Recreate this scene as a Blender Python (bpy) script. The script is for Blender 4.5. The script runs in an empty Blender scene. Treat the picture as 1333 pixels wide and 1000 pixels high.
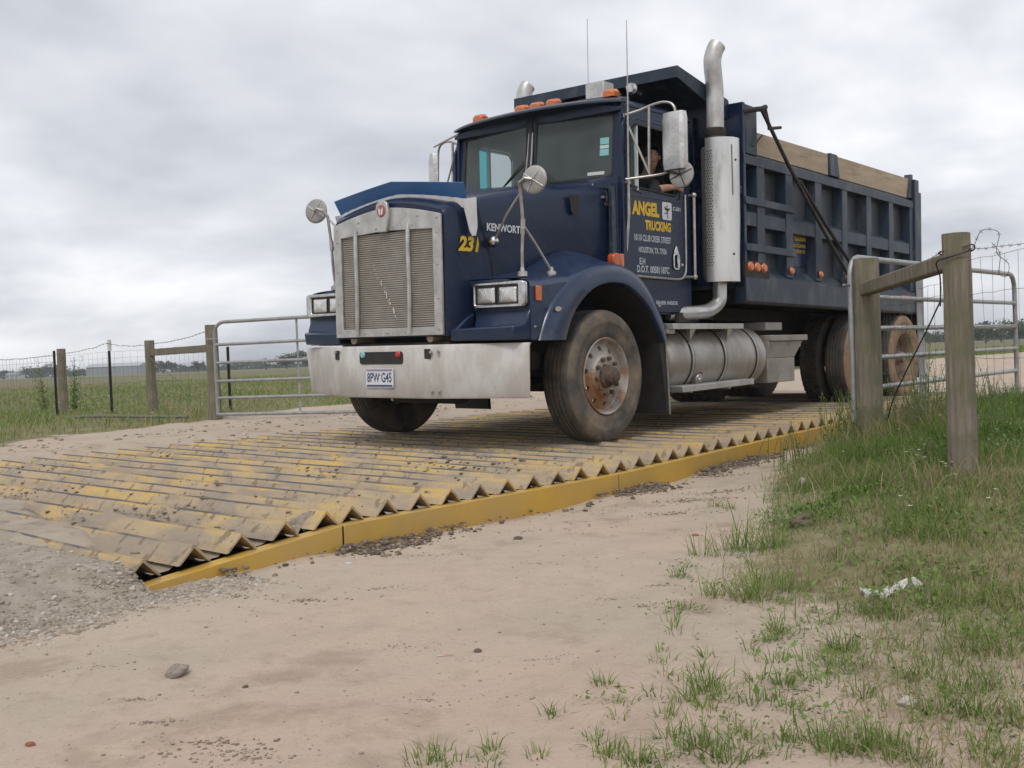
import bpy, bmesh, math, random
import numpy as np
from mathutils import Vector, Matrix, noise as mnoise

# ------------------------------------------------------------------ camera, world, sun
S = bpy.context.scene
C = S.collection
rad = math.radians
random.seed(7)
RNG = np.random.default_rng(11)

YAW, PIT, ROL = 0.694, -0.0242, -0.0401
CAM = Vector((-7.274, -6.335, 0.685))
F_ = Vector((math.cos(YAW)*math.cos(PIT), math.sin(YAW)*math.cos(PIT), math.sin(PIT)))
R_ = Vector((math.sin(YAW), -math.cos(YAW), 0)); U_ = R_.cross(F_)
R2 = math.cos(ROL)*R_ + math.sin(ROL)*U_; U2 = -math.sin(ROL)*R_ + math.cos(ROL)*U_
cd = bpy.data.cameras.new('camera'); cam = bpy.data.objects.new('camera', cd); C.objects.link(cam)
mw = Matrix((( R2.x, U2.x, -F_.x, CAM.x), (R2.y, U2.y, -F_.y, CAM.y), (R2.z, U2.z, -F_.z, CAM.z), (0, 0, 0, 1)))
cam.matrix_world = mw
cd.sensor_width = 36; cd.lens = 1439.9/1333*36; cd.clip_start = .05; cd.clip_end = 12000
S.camera = cam
S.render.resolution_x = 1024; S.render.resolution_y = 768
S.view_settings.view_transform = 'Standard'; S.view_settings.look = 'None'
S.view_settings.exposure = 0.12; S.view_settings.gamma = 1

SUN_EL, SUN_AZ = rad(52), rad(205)          # azimuth measured from +X counter-clockwise
w = bpy.data.worlds.new('World'); S.world = w; w.use_nodes = True
nt = w.node_tree; nt.nodes.clear(); N = nt.nodes.new; L = nt.links.new
sky = N('ShaderNodeTexSky'); sky.sky_type = 'NISHITA'; sky.sun_disc = False
sky.sun_elevation = SUN_EL; sky.sun_rotation = rad(90) - SUN_AZ
b1 = N('ShaderNodeBackground'); b1.inputs[1].default_value = .08; L(sky.outputs[0], b1.inputs[0])
tc = N('ShaderNodeTexCoord'); sx = N('ShaderNodeSeparateXYZ'); L(tc.outputs['Generated'], sx.inputs[0])
ad = N('ShaderNodeMath'); ad.operation = 'ADD'; ad.inputs[1].default_value = .30; L(sx.outputs[2], ad.inputs[0])
mx_ = N('ShaderNodeMath'); mx_.operation = 'MAXIMUM'; mx_.inputs[1].default_value = .1; L(ad.outputs[0], mx_.inputs[0])
dv = N('ShaderNodeVectorMath'); dv.operation = 'DIVIDE'; L(tc.outputs['Generated'], dv.inputs[0]); L(mx_.outputs[0], dv.inputs[1])
mp = N('ShaderNodeMapping'); mp.inputs['Scale'].default_value = (1.3, 1.3, .6); mp.inputs['Location'].default_value = (3.3, 1.9, 0)
L(dv.outputs[0], mp.inputs[0])
n1 = N('ShaderNodeTexNoise'); n1.inputs['Scale'].default_value = .7; n1.inputs['Detail'].default_value = 5; n1.inputs['Roughness'].default_value = .52
n1.inputs['Distortion'].default_value = .25
L(mp.outputs[0], n1.inputs['Vector'])
n2 = N('ShaderNodeTexNoise'); n2.inputs['Scale'].default_value = 2.6; n2.inputs['Detail'].default_value = 4; n2.inputs['Roughness'].default_value = .5
L(mp.outputs[0], n2.inputs['Vector'])
mxn = N('ShaderNodeMath'); mxn.operation = 'MULTIPLY_ADD'; mxn.inputs[1].default_value = .22; L(n2.outputs[0], mxn.inputs[0]); L(n1.outputs[0], mxn.inputs[2])
cr = N('ShaderNodeValToRGB'); L(mxn.outputs[0], cr.inputs[0])
cr.color_ramp.elements[0].position = .46; cr.color_ramp.elements[0].color = (.46, .48, .535, 1)
cr.color_ramp.elements[1].position = .72; cr.color_ramp.elements[1].color = (.92, .925, .955, 1)
e = cr.color_ramp.elements.new(.585); e.color = (.665, .68, .72, 1)
b2 = N('ShaderNodeBackground'); b2.inputs[1].default_value = 1.12; L(cr.outputs[0], b2.inputs[0])
ms = N('ShaderNodeMixShader'); ms.inputs[0].default_value = .94; L(b1.outputs[0], ms.inputs[1]); L(b2.outputs[0], ms.inputs[2])
wo = N('ShaderNodeOutputWorld'); L(ms.outputs[0], wo.inputs[0])

sd = bpy.data.lights.new('sun', 'SUN'); sd.energy = 1.2; sd.angle = rad(14); sd.color = (1, .97, .92)
so = bpy.data.objects.new('sun', sd); C.objects.link(so)
sdir = Vector((math.cos(SUN_AZ)*math.cos(SUN_EL), math.sin(SUN_AZ)*math.cos(SUN_EL), math.sin(SUN_EL)))
so.rotation_euler = sdir.to_track_quat('Z', 'Y').to_euler(); so.location = (-20, -15, 30)

# ------------------------------------------------------------------ materials
MATS = {}
def M(name, c1, c2=None, scale=6, rough=.6, metal=0, bump=0, bscale=40, thr=.5, soft=.12, c3=None, s3=2, thr3=.6, soft3=.08,
      rough2=None, coat=0, stretch=(1, 1, 1), detail=6, zdirt=None, spec=.5, bdist=.01):
    """principled material: c1 -> c2 by noise, optional third colour patches and dirt below a height (object space)"""
    if name in MATS: return MATS[name]
    m = bpy.data.materials.new(name); m.use_nodes = True; t = m.node_tree; nn = t.nodes.new; ll = t.links.new
    p = t.nodes['Principled BSDF']
    p.inputs['Roughness'].default_value = rough; p.inputs['Metallic'].default_value = metal
    p.inputs['Coat Weight'].default_value = coat; p.inputs['Coat Roughness'].default_value = .12
    p.inputs['Specular IOR Level'].default_value = spec
    co = nn('ShaderNodeTexCoord'); ma = nn('ShaderNodeMapping'); ma.inputs['Scale'].default_value = stretch
    ll(co.outputs['Object'], ma.inputs[0]); vec = ma.outputs[0]
    def ns(sc, de=detail, ro=.6):
        q = nn('ShaderNodeTexNoise'); q.inputs['Scale'].default_value = sc; q.inputs['Detail'].default_value = de
        q.inputs['Roughness'].default_value = ro; ll(vec, q.inputs['Vector']); return q.outputs[0]
    def step(src, a, b):
        r = nn('ShaderNodeMapRange'); r.inputs[1].default_value = a; r.inputs[2].default_value = b; ll(src, r.inputs[0]); return r.outputs[0]
    def mix(fac, a, b):
        x = nn('ShaderNodeMix'); x.data_type = 'RGBA'; ll(fac, x.inputs[0])
        for i, v in ((6, a), (7, b)):
            if isinstance(v, tuple): x.inputs[i].default_value = (*v, 1)
            else: ll(v, x.inputs[i])
        return x.outputs[2]
    col = None
    if c2 is not None:
        f2 = step(ns(scale), thr-soft, thr+soft); col = mix(f2, tuple(c1), tuple(c2))
        if rough2 is not None:
            rr = nn('ShaderNodeMapRange'); rr.inputs[3].default_value = rough; rr.inputs[4].default_value = rough2; ll(f2, rr.inputs[0]); ll(rr.outputs[0], p.inputs['Roughness'])
    if c3 is not None:
        f3 = step(ns(s3, 8, .65), thr3-soft3, thr3+soft3); col = mix(f3, col if col is not None else tuple(c1), tuple(c3))
        if metal > 0:
            mr = nn('ShaderNodeMapRange'); mr.inputs[3].default_value = metal; mr.inputs[4].default_value = 0; ll(f3, mr.inputs[0]); ll(mr.outputs[0], p.inputs['Metallic'])
    if zdirt is not None:                     # mud splashed low down: (z_low, z_high, colour)
        sz = nn('ShaderNodeSeparateXYZ'); ll(co.outputs['Object'], sz.inputs[0])
        a_ = nn('ShaderNodeMath'); a_.operation = 'MULTIPLY_ADD'; a_.inputs[1].default_value = zdirt[3] if len(zdirt) > 3 else .5
        ll(ns(4), a_.inputs[0]); ll(sz.outputs[2], a_.inputs[2])
        f4 = step(a_.outputs[0], zdirt[1], zdirt[0]); col = mix(f4, col if col is not None else tuple(c1), tuple(zdirt[2]))
    if col is None: p.inputs['Base Color'].default_value = (*c1, 1)
    else: ll(col, p.inputs['Base Color'])
    if bump:
        b = nn('ShaderNodeBump'); b.inputs['Strength'].default_value = bump; b.inputs['Distance'].default_value = bdist
        ll(ns(bscale, 8, .7), b.inputs['Height']); ll(b.outputs[0], p.inputs['Normal'])
    MATS[name] = m; return m

navy = M('navy_paint', (.009, .017, .046), (.013, .023, .055), scale=3, rough=.24, coat=.12, spec=.25, rough2=.36, c3=(.028, .036, .055), s3=9, thr3=.70, soft3=.12, bump=.02, bscale=300)
navy_d = M('navy_paint_worn', (.014, .022, .045), (.03, .04, .06), scale=5, rough=.4, coat=.15, c3=(.10, .095, .09), s3=6, thr3=.68, soft3=.1, bump=.04, bscale=60)
fend = M('fender_paint', (.013, .026, .068), (.020, .036, .08), scale=4, rough=.28, coat=.25, spec=.35, c3=(.05, .06, .08), s3=14, thr3=.66, soft3=.12, zdirt=(.85, 1.05, (.06, .068, .085), .3))
bodyg = M('body_slate_paint', (.018, .031, .052), (.030, .043, .064), scale=2.5, spec=.35, rough=.42, c3=(.12, .12, .12), s3=5, thr3=.66, soft3=.16, bump=.06, bscale=50, stretch=(1, 1, .5))
blue = M('visor_blue', (.035, .135, .36), (.05, .15, .36), scale=8, rough=.4, c3=(.10, .14, .24), s3=20, thr3=.62)
white_p = M('white_trim', (.72, .72, .73), (.6, .59, .58), scale=8, rough=.4)
alu = M('aluminium', (.60, .595, .58), (.46, .455, .44), scale=4, rough=.36, metal=.85, rough2=.5, stretch=(1, 1, 1), bump=.05, bscale=30, c3=(.36, .33, .29), s3=7, thr3=.62, soft3=.12)
alu_b = M('brushed_grille_metal', (.58, .57, .55), (.44, .43, .41), scale=9, rough=.42, metal=.7, c3=(.34, .30, .26), s3=14, thr3=.64, soft3=.1, bump=.03, bscale=120)
tank_m = M('tank_aluminium', (.42, .40, .37), (.33, .31, .285), scale=3, rough=.42, metal=.65, c3=(.27, .235, .20), s3=3, thr3=.55, soft3=.18, bump=.03, bscale=80, stretch=(2.5, 1, 1), zdirt=(.3, .62, (.20, .165, .13), .35))
shield_m = M('heat_shield_steel', (.74, .735, .72), (.58, .575, .56), scale=3, rough=.33, metal=.8, c3=(.34, .32, .29), s3=6, thr3=.66, soft3=.08, bump=.1, bscale=9, stretch=(1.6, 1.6, .35), bdist=.03)
mir_m = M('mirror_aluminium', (.66, .65, .64), (.5, .49, .48), scale=5, rough=.38, metal=.7, bump=.5, bscale=9, bdist=.03)
chrome = M('chrome', (.62, .61, .60), (.45, .44, .43), scale=20, rough=.2, metal=1)
tube_m = M('bracket_tube', (.50, .48, .46), (.36, .33, .31), scale=12, rough=.4, metal=.7)
bump_m = M('bumper_paint', (.60, .58, .56), (.53, .505, .48), scale=5, rough=.55, c3=(.44, .40, .355), s3=5, thr3=.55, soft3=.14, bump=.06, bscale=60, stretch=(1, 1, .5), zdirt=(.40, .66, (.36, .215, .125), .46))
mir_r = M('round_mirror_back', (.40, .39, .375), (.31, .30, .285), scale=7, rough=.55, metal=.45, c3=(.24, .20, .16), s3=9, thr3=.62)
mesh_m = M('grille_mesh', (.46, .44, .41), (.38, .36, .33), scale=12, rough=.5, metal=.3, c3=(.30, .26, .22), s3=4, thr3=.5, soft3=.2)
dark_m = M('dark_steel', (.022, .02, .02), (.045, .036, .03), scale=6, rough=.75, c3=(.09, .065, .045), s3=4, thr3=.66, bump=.1, bscale=50)
black = M('black_rubber', (.018, .018, .018), (.03, .028, .026), scale=9, rough=.7)
blackv = M('cab_interior', (.015, .015, .017), (.022, .021, .021), scale=9, rough=.85)
tyre_m = M('tyre_tread', (.040, .037, .035), (.075, .066, .057), scale=7, rough=.85, c3=(.15, .118, .088), s3=4, thr3=.58, soft3=.14, bump=.25, bscale=70, detail=8)
tyre_s = M('tyre_sidewall_muddy', (.060, .056, .052), (.115, .10, .085), scale=5, rough=.9, c3=(.22, .165, .115), s3=4, thr3=.55, soft3=.12, bump=.3, bscale=50, detail=9)
tyre_r = M('tyre_rear', (.04, .037, .034), (.06, .052, .044), scale=6, rough=.9, c3=(.12, .09, .065), s3=3, thr3=.6, soft3=.15, bump=.3, bscale=60)
tyre_rs = M('tyre_rear_side_mud', (.24, .145, .08), (.30, .20, .125), scale=5, rough=.95, c3=(.10, .075, .055), s3=4, thr3=.58, soft3=.1, bump=.3, bscale=50)
rim_m = M('rusty_aluminium_rim', (.40, .365, .33), (.32, .285, .255), scale=8, rough=.62, metal=.1, c3=(.25, .12, .05), s3=3.2, thr3=.55, soft3=.06, bump=.15, bscale=60)
hub_m = M('rusty_hub', (.11, .075, .055), (.07, .05, .04), scale=20, rough=.8, c3=(.24, .12, .05), s3=12, thr3=.60, bump=.3, bscale=120)
rimr_m = M('muddy_steel_rim', (.26, .19, .14), (.18, .12, .085), scale=8, rough=.85, bump=.2, bscale=60)
amber = M('amber_lens', (.62, .15, .02), (.50, .11, .015), scale=20, rough=.25, coat=.5)
redl = M('red_lens', (.5, .02, .012), rough=.25, coat=.5)
wood_b = M('plywood_board', (.44, .35, .255), (.35, .275, .19), scale=3, rough=.85, c3=(.27, .21, .15), s3=4, thr3=.6, stretch=(.6, 1, 4), bump=.1)
yellow_t = M('yellow_lettering', (.75, .50, .02), (.62, .38, .015), scale=30, rough=.5)
white_t = M('white_lettering', (.62, .63, .65), rough=.5)
grey_t = M('grey_lettering', (.46, .49, .53), rough=.6)
plate_m = M('plate_white', (.66, .67, .70), rough=.5)
plate_n = M('plate_navy', (.03, .04, .13), rough=.5)
red_m = M('red_enamel', (.42, .09, .07), (.30, .10, .08), scale=60, rough=.5)
cyan_p = M('sticker_cyan', (.22, .50, .50), rough=.5)
paper = M('paper_white', (.55, .57, .55), rough=.7)
RK = M('rack_yellow', (.58, .355, .05), (.53, .32, .055), scale=3, rough=.5, c3=(.45, .30, .10), s3=2.2, thr3=.54, soft3=.14, bump=.05, bscale=90)
galv = M('galvanised_tube', (.40, .40, .40), (.31, .31, .31), scale=14, rough=.5, metal=.55, c3=(.22, .20, .18), s3=9, thr3=.66)
wire_m = M('fence_wire', (.20, .19, .18), (.12, .10, .085), scale=30, rough=.6, metal=.5)
barb_m = M('rusty_barbed_wire', (.10, .08, .07), (.16, .13, .11), scale=30, rough=.7, metal=.4)
cable_m = M('black_cable', (.015, .015, .015), rough=.5)

def wood_post_mat():
    m = bpy.data.materials.new('weathered_post_wood'); m.use_nodes = True; t = m.node_tree; nn = t.nodes.new; ll = t.links.new
    p = t.nodes['Principled BSDF']; p.inputs['Roughness'].default_value = .9
    co = nn('ShaderNodeTexCoord'); ma = nn('ShaderNodeMapping'); ma.inputs['Scale'].default_value = (14, 14, 1.1); ll(co.outputs['Object'], ma.inputs[0])
    n1 = nn('ShaderNodeTexNoise'); n1.inputs['Scale'].default_value = 2.2; n1.inputs['Detail'].default_value = 9; n1.inputs['Roughness'].default_value = .65; ll(ma.outputs[0], n1.inputs['Vector'])
    r1 = nn('ShaderNodeValToRGB'); ll(n1.outputs[0], r1.inputs[0])
    r1.color_ramp.elements[0].position = .28; r1.color_ramp.elements[0].color = (.115, .095, .072, 1)
    r1.color_ramp.elements[1].position = .74; r1.color_ramp.elements[1].color = (.31, .265, .205, 1)
    n2 = nn('ShaderNodeTexNoise'); n2.inputs['Scale'].default_value = 5; n2.inputs['Detail'].default_value = 6; ll(co.outputs['Object'], n2.inputs['Vector'])
    mr = nn('ShaderNodeMapRange'); mr.inputs[1].default_value = .46; mr.inputs[2].default_value = .66; ll(n2.outputs[0], mr.inputs[0])
    mx = nn('ShaderNodeMix'); mx.data_type = 'RGBA'; ll(mr.outputs[0], mx.inputs[0]); ll(r1.outputs[0], mx.inputs[6]); mx.inputs[7].default_value = (.15, .145, .085, 1)
    ll(mx.outputs[2], p.inputs['Base Color'])
    b = nn('ShaderNodeBump'); b.inputs['Strength'].default_value = 1; b.inputs['Distance'].default_value = .016; ll(n1.outputs[0], b.inputs['Height']); ll(b.outputs[0], p.inputs['Normal'])
    return m
post_m = wood_post_mat()

def glass_mat(name, tint, refl=.09, rough=.02):
    m = bpy.data.materials.new(name); m.use_nodes = True; t = m.node_tree; t.nodes.clear(); nn = t.nodes.new; ll = t.links.new
    tr = nn('ShaderNodeBsdfTransparent'); tr.inputs[0].default_value = (*tint, 1)
    gl = nn('ShaderNodeBsdfGlossy'); gl.inputs['Roughness'].default_value = rough
    df = nn('ShaderNodeBsdfDiffuse'); df.inputs[0].default_value = (.36, .44, .42, 1)
    lw = nn('ShaderNodeLayerWeight'); lw.inputs[0].default_value = .5; fr = nn('ShaderNodeMath'); fr.operation = 'POWER'; fr.inputs[1].default_value = 4; ll(lw.outputs['Facing'], fr.inputs[0])
    ad = nn('ShaderNodeMath'); ad.operation = 'ADD'; ad.inputs[1].default_value = refl; ll(fr.outputs[0], ad.inputs[0])
    m1 = nn('ShaderNodeMixShader'); ll(ad.outputs[0], m1.inputs[0]); ll(tr.outputs[0], m1.inputs[1]); ll(gl.outputs[0], m1.inputs[2])
    co = nn('ShaderNodeTexCoord'); no = nn('ShaderNodeTexNoise'); no.inputs['Scale'].default_value = 4; no.inputs['Detail'].default_value = 6; ll(co.outputs['Object'], no.inputs['Vector'])
    mr = nn('ShaderNodeMapRange'); mr.inputs[1].default_value = .3; mr.inputs[2].default_value = .7; mr.inputs[3].default_value = .13; mr.inputs[4].default_value = .20; ll(no.outputs[0], mr.inputs[0])
    m2 = nn('ShaderNodeMixShader'); ll(mr.outputs[0], m2.inputs[0]); ll(m1.outputs[0], m2.inputs[1]); ll(df.outputs[0], m2.inputs[2])
    o = nn('ShaderNodeOutputMaterial'); ll(m2.outputs[0], o.inputs[0]); return m
g_wind = glass_mat('windscreen_glass', (.62, .70, .68), .03)
g_vent = glass_mat('vent_glass_green', (.10, .80, .86), .0)

def tint_mat(name, ramp, rough=.75, trans=.25):
    """foliage: colour from the per-vertex attribute 'tint'"""
    m = bpy.data.materials.new(name); m.use_nodes = True; t = m.node_tree; nn = t.nodes.new; ll = t.links.new
    p = t.nodes['Principled BSDF']; p.inputs['Roughness'].default_value = rough; p.inputs['Specular IOR Level'].default_value = .25
    at = nn('ShaderNodeAttribute'); at.attribute_name = 'tint'; r = nn('ShaderNodeValToRGB'); ll(at.outputs['Fac'], r.inputs[0])
    while len(r.color_ramp.elements) < len(ramp): r.color_ramp.elements.new(.5)
    for e, (ps, c) in zip(r.color_ramp.elements, ramp): e.position = ps; e.color = (*c, 1)
    ll(r.outputs[0], p.inputs['Base Color'])
    tl = nn('ShaderNodeBsdfTranslucent'); ll(r.outputs[0], tl.inputs[0]); mx = nn('ShaderNodeMixShader'); mx.inputs[0].default_value = trans
    ll(p.outputs[0], mx.inputs[1]); ll(tl.outputs[0], mx.inputs[2]); ll(mx.outputs[0], t.nodes['Material Output'].inputs[0]); return m
grass_m = tint_mat('grass_blades', [(0, (.085, .145, .03)), (.35, (.14, .22, .045)), (.65, (.22, .29, .075)), (.8, (.30, .27, .13)), (1, (.38, .31, .19))])
leaf_m = tint_mat('weed_leaves', [(0, (.07, .13, .025)), (.5, (.13, .22, .045)), (1, (.20, .30, .08))])
treef_m = tint_mat('far_tree_leaves', [(0, (.028, .048, .024)), (.5, (.05, .075, .035)), (1, (.085, .115, .055))])
bark_m = M('bark', (.10, .075, .05), (.05, .04, .03), scale=8, rough=.95)

# ------------------------------------------------------------------ mesh helpers
def V3(a): return Vector(a)
class MB:
    def __init__(s): s.v = []; s.f = []
    def add(s, vs, fs):
        k = len(s.v); s.v += [tuple(q) for q in vs]; s.f += [tuple(i+k for i in f) for f in fs]; return s
    def box(s, a, b):
        x0, y0, z0 = a; x1, y1, z1 = b
        x0, x1 = min(x0, x1), max(x0, x1); y0, y1 = min(y0, y1), max(y0, y1); z0, z1 = min(z0, z1), max(z0, z1)
        return s.add([(x0,y0,z0),(x1,y0,z0),(x1,y1,z0),(x0,y1,z0),(x0,y0,z1),(x1,y0,z1),(x1,y1,z1),(x0,y1,z1)],
                     [(0,3,2,1),(4,5,6,7),(0,1,5,4),(1,2,6,5),(2,3,7,6),(3,0,4,7)])
    def hexa(s, p):
        """8 free corners in box() order"""
        return s.add(p, [(0,3,2,1),(4,5,6,7),(0,1,5,4),(1,2,6,5),(2,3,7,6),(3,0,4,7)])
    def loft(s, secs, closed=True, caps=True):
        n = len(secs[0]); vs = [q for sec in secs for q in sec]; fs = []
        for i in range(len(secs)-1):
            for j in range(n if closed else n-1):
                a = i*n+j; b = i*n+(j+1) % n; fs.append((a, b, b+n, a+n))
        if caps and closed: fs.append(tuple(range(n))[::-1]); fs.append(tuple((len(secs)-1)*n+j for j in range(n)))
        return s.add(vs, fs)
    def tube(s, pts, r, n=8, caps=True, rs=None):
        pts = [V3(p) for p in pts]; secs = []; prev = None
        for i, p in enumerate(pts):
            d = (pts[min(i+1, len(pts)-1)] - pts[max(i-1, 0)]).normalized()
            if prev is None:
                u = d.orthogonal().normalized()
            else:
                u = (prev - prev.dot(d)*d).normalized()
            prev = u; v = d.cross(u); rr = rs[i] if rs else r
            secs.append([p + rr*(math.cos(2*math.pi*j/n)*u + math.sin(2*math.pi*j/n)*v) for j in range(n)])
        return s.loft(secs, True, caps)
    def lathe(s, prof, o, axis, n=48, a0=0, a1=2*math.pi):
        """prof: (radius, offset along axis)"""
        ax = V3(axis).normalized(); u = Vector((1, 0, 0)) if abs(ax.x) < .9 else Vector((0, 0, 1)); u = (u - u.dot(ax)*ax).normalized(); v = ax.cross(u)
        o = V3(o); full = abs(a1-a0-2*math.pi) < 1e-6; k = n if full else n+1; vs = []; fs = []
        for r, h in prof:
            for j in range(k):
                a = a0+(a1-a0)*j/n; vs.append(o + h*ax + r*(math.cos(a)*u + math.sin(a)*v))
        for i in range(len(prof)-1):
            for j in range(n):
                a = i*k+j; b = i*k+(j+1) % k; fs.append((a, b, b+k, a+k))
        return s.add(vs, fs)
    def prism(s, pts, d):
        """closed 3D polygon pushed along vector d"""
        n = len(pts); d = V3(d); a = [V3(p) for p in pts]; b = [p+d for p in a]
        return s.add(a+b, [tuple(range(n)), tuple(range(2*n-1, n-1, -1))] + [(i, i+n, (i+1) % n+n, (i+1) % n) for i in range(n)])
    def ring(s, outer, inner, d):
        """plate with a hole: two loops with equal counts, thickness vector d"""
        n = len(outer); d = V3(d); o = [V3(p) for p in outer]; i_ = [V3(p) for p in inner]
        vs = o + i_ + [p+d for p in o] + [p+d for p in i_]; fs = []
        for k in range(n):
            q = (k+1) % n
            fs += [(k, q, n+q, n+k), (2*n+k, 3*n+k, 3*n+q, 2*n+q), (k, 2*n+k, 2*n+q, q), (n+k, n+q, 3*n+q, 3*n+k)]
        return s.add(vs, fs)
    def ball(s, c, r, sc=(1, 1, 1), n=12, m=8):
        vs = []; fs = []; c = V3(c)
        for i in range(m+1):
            th = math.pi*i/m
            for j in range(n):
                ph = 2*math.pi*j/n
                vs.append((c.x+r*sc[0]*math.sin(th)*math.cos(ph), c.y+r*sc[1]*math.sin(th)*math.sin(ph), c.z+r*sc[2]*math.cos(th)))
        for i in range(m):
            for j in range(n): fs.append((i*n+j, i*n+(j+1) % n, (i+1)*n+(j+1) % n, (i+1)*n+j))
        return s.add(vs, fs)
    def mesh(s, name, smooth=40, mat=None):
        me = bpy.data.meshes.new(name); me.from_pydata(s.v, [], s.f)
        bm = bmesh.new(); bm.from_mesh(me); bmesh.ops.remove_doubles(bm, verts=bm.verts, dist=1e-5)
        bmesh.ops.dissolve_degenerate(bm, edges=bm.edges, dist=1e-6)
        bmesh.ops.recalc_face_normals(bm, faces=bm.faces)
        if smooth:
            for f in bm.faces: f.smooth = True
            for ed in bm.edges:
                if len(ed.link_faces) != 2 or ed.calc_face_angle(0) > rad(smooth): ed.smooth = False
        bm.to_mesh(me); bm.free()
        if mat: me.materials.append(mat)
        return me
    def build(s, name, mat, parent=None, smooth=40, bevel=0, xf=None):
        if xf: s.v = [tuple(xf(q)) for q in s.v]
        o = bpy.data.objects.new(name, s.mesh(name, smooth, mat)); C.objects.link(o)
        if parent: o.parent = parent
        if bevel:
            b = o.modifiers.new('bevel', 'BEVEL'); b.width = bevel; b.segments = 2; b.limit_method = 'ANGLE'; b.angle_limit = rad(40)
        return o
def tag(o, label=None, cat=None, group=None, kind=None):
    if label: o['label'] = label
    if cat: o['category'] = cat
    if group: o['group'] = group
    if kind: o['kind'] = kind
    return o
def empty(name, loc=(0, 0, 0), rz=0):
    o = bpy.data.objects.new(name, None); C.objects.link(o); o.location = loc; o.rotation_euler = (0, 0, rz); o.empty_display_size = .2; return o
def copy_tree(o, parent=None):
    c = o.copy(); C.objects.link(c)
    if parent: c.parent = parent
    for ch in list(o.children): copy_tree(ch, c)
    return c
def rrect(u0, u1, v0, v1, r, n=5):
    """rounded rectangle loop in 2D"""
    if not isinstance(r, (list, tuple)): r = [r]*4
    out = []
    for (cx, cy, a, q) in ((u1-r[0], v1-r[0], 0, r[0]), (u0+r[1], v1-r[1], 90, r[1]), (u0+r[2], v0+r[2], 180, r[2]), (u1-r[3], v0+r[3], 270, r[3])):
        for k in range(n+1):
            t = rad(a+90*k/n); out.append((cx+q*math.cos(t), cy+q*math.sin(t)))
    return out
def spline(pts, m=4):
    """Catmull-Rom through the points"""
    P = [np.array(p, float) for p in pts]; P = [2*P[0]-P[1]] + P + [2*P[-1]-P[-2]]; out = []
    for i in range(1, len(P)-2):
        for k in range(m):
            t = k/m; a, b, c, d = P[i-1:i+3]
            out.append(.5*((2*b)+(-a+c)*t+(2*a-5*b+4*c-d)*t*t+(-a+3*b-3*c+d)*t**3))
    out.append(P[-2]); return [tuple(q) for q in out]
def npmesh(name, verts, faces_flat, counts, mat, attr=None, smooth=False):
    me = bpy.data.meshes.new(name); me.vertices.add(len(verts)); me.vertices.foreach_set('co', np.asarray(verts, np.float32).ravel())
    me.loops.add(len(faces_flat)); me.loops.foreach_set('vertex_index', np.asarray(faces_flat, np.int32))
    st = np.concatenate([[0], np.cumsum(counts)[:-1]]).astype(np.int32); me.polygons.add(len(counts)); me.polygons.foreach_set('loop_start', st)
    me.polygons.foreach_set('loop_total', np.asarray(counts, np.int32))
    if smooth: me.polygons.foreach_set('use_smooth', np.ones(len(counts), bool))
    me.update(calc_edges=True)
    if attr:
        for k, a in attr.items():
            at = me.attributes.new(k, 'FLOAT', 'POINT'); at.data.foreach_set('value', np.asarray(a, np.float32))
    me.materials.append(mat); o = bpy.data.objects.new(name, me); C.objects.link(o); return o
def text(body, name, mat, parent, loc, face, width, height, bold=0, label=None, shear=0, ext=.0015):
    """flat raised lettering; face 'side' looks to -y, 'front' looks to -x; loc = left bottom corner"""
    cu = bpy.data.curves.new(name, 'FONT'); cu.body = body; cu.size = 1; cu.offset = bold; cu.shear = shear; cu.extrude = 0; cu.resolution_u = 3
    t = bpy.data.objects.new(name, cu); C.objects.link(t); bpy.context.view_layer.update()
    dg = bpy.context.evaluated_depsgraph_get(); me = bpy.data.meshes.new_from_object(t.evaluated_get(dg)); bpy.data.objects.remove(t)
    co = np.zeros(len(me.vertices)*3); me.vertices.foreach_get('co', co); co = co.reshape(-1, 3)
    lo = co.min(0); hi = co.max(0); u = (co[:, 0]-lo[0])/(hi[0]-lo[0])*width; v = (co[:, 1]-lo[1])/(hi[1]-lo[1])*height
    X, Y, Z = loc
    if face == 'side': out = np.stack([X+u, np.full_like(u, Y), Z+v], 1)
    else: out = np.stack([np.full_like(u, X), Y-u, Z+v], 1)
    me.vertices.foreach_set('co', out.ravel()); me.update(); me.materials.clear(); me.materials.append(mat)
    o = bpy.data.objects.new(name, me); C.objects.link(o); o.parent = parent
    if label: o['label'] = label
    return o
def lerp(a, b, t): return tuple(x+(y-x)*t for x, y in zip(a, b))

# ------------------------------------------------------------------ ground heights (world)
TILT = rad(1.18); PTC = rad(-.133)
TM = Matrix(((math.cos(PTC), -math.sin(PTC)*math.sin(TILT), -math.sin(PTC)*math.cos(TILT)),
             (0, math.cos(TILT), -math.sin(TILT)),
             (math.sin(PTC), math.cos(PTC)*math.sin(TILT), math.cos(PTC)*math.cos(TILT)))).to_4x4()
def sst(a, b, x):
    t = np.clip((np.asarray(x, float)-a)/(b-a), 0, 1); return t*t*(3-2*t)
_T = np.random.default_rng(5).random((256, 256))
def vnoise(x, y, sc, seed=0):
    x = np.asarray(x, float)*sc+seed*17.3; y = np.asarray(y, float)*sc+seed*9.7
    xi = np.floor(x).astype(int); yi = np.floor(y).astype(int); fx = x-xi; fy = y-yi; fx = fx*fx*(3-2*fx); fy = fy*fy*(3-2*fy)
    g = lambda a, b: _T[a & 255, b & 255]
    return (g(xi, yi)*(1-fx)*(1-fy)+g(xi+1, yi)*fx*(1-fy)+g(xi, yi+1)*(1-fx)*fy+g(xi+1, yi+1)*fx*fy)*2-1
def fbm(x, y, sc, o=4, seed=0):
    return sum(vnoise(x, y, sc*2**k, seed+k)*.5**k for k in range(o))
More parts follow.
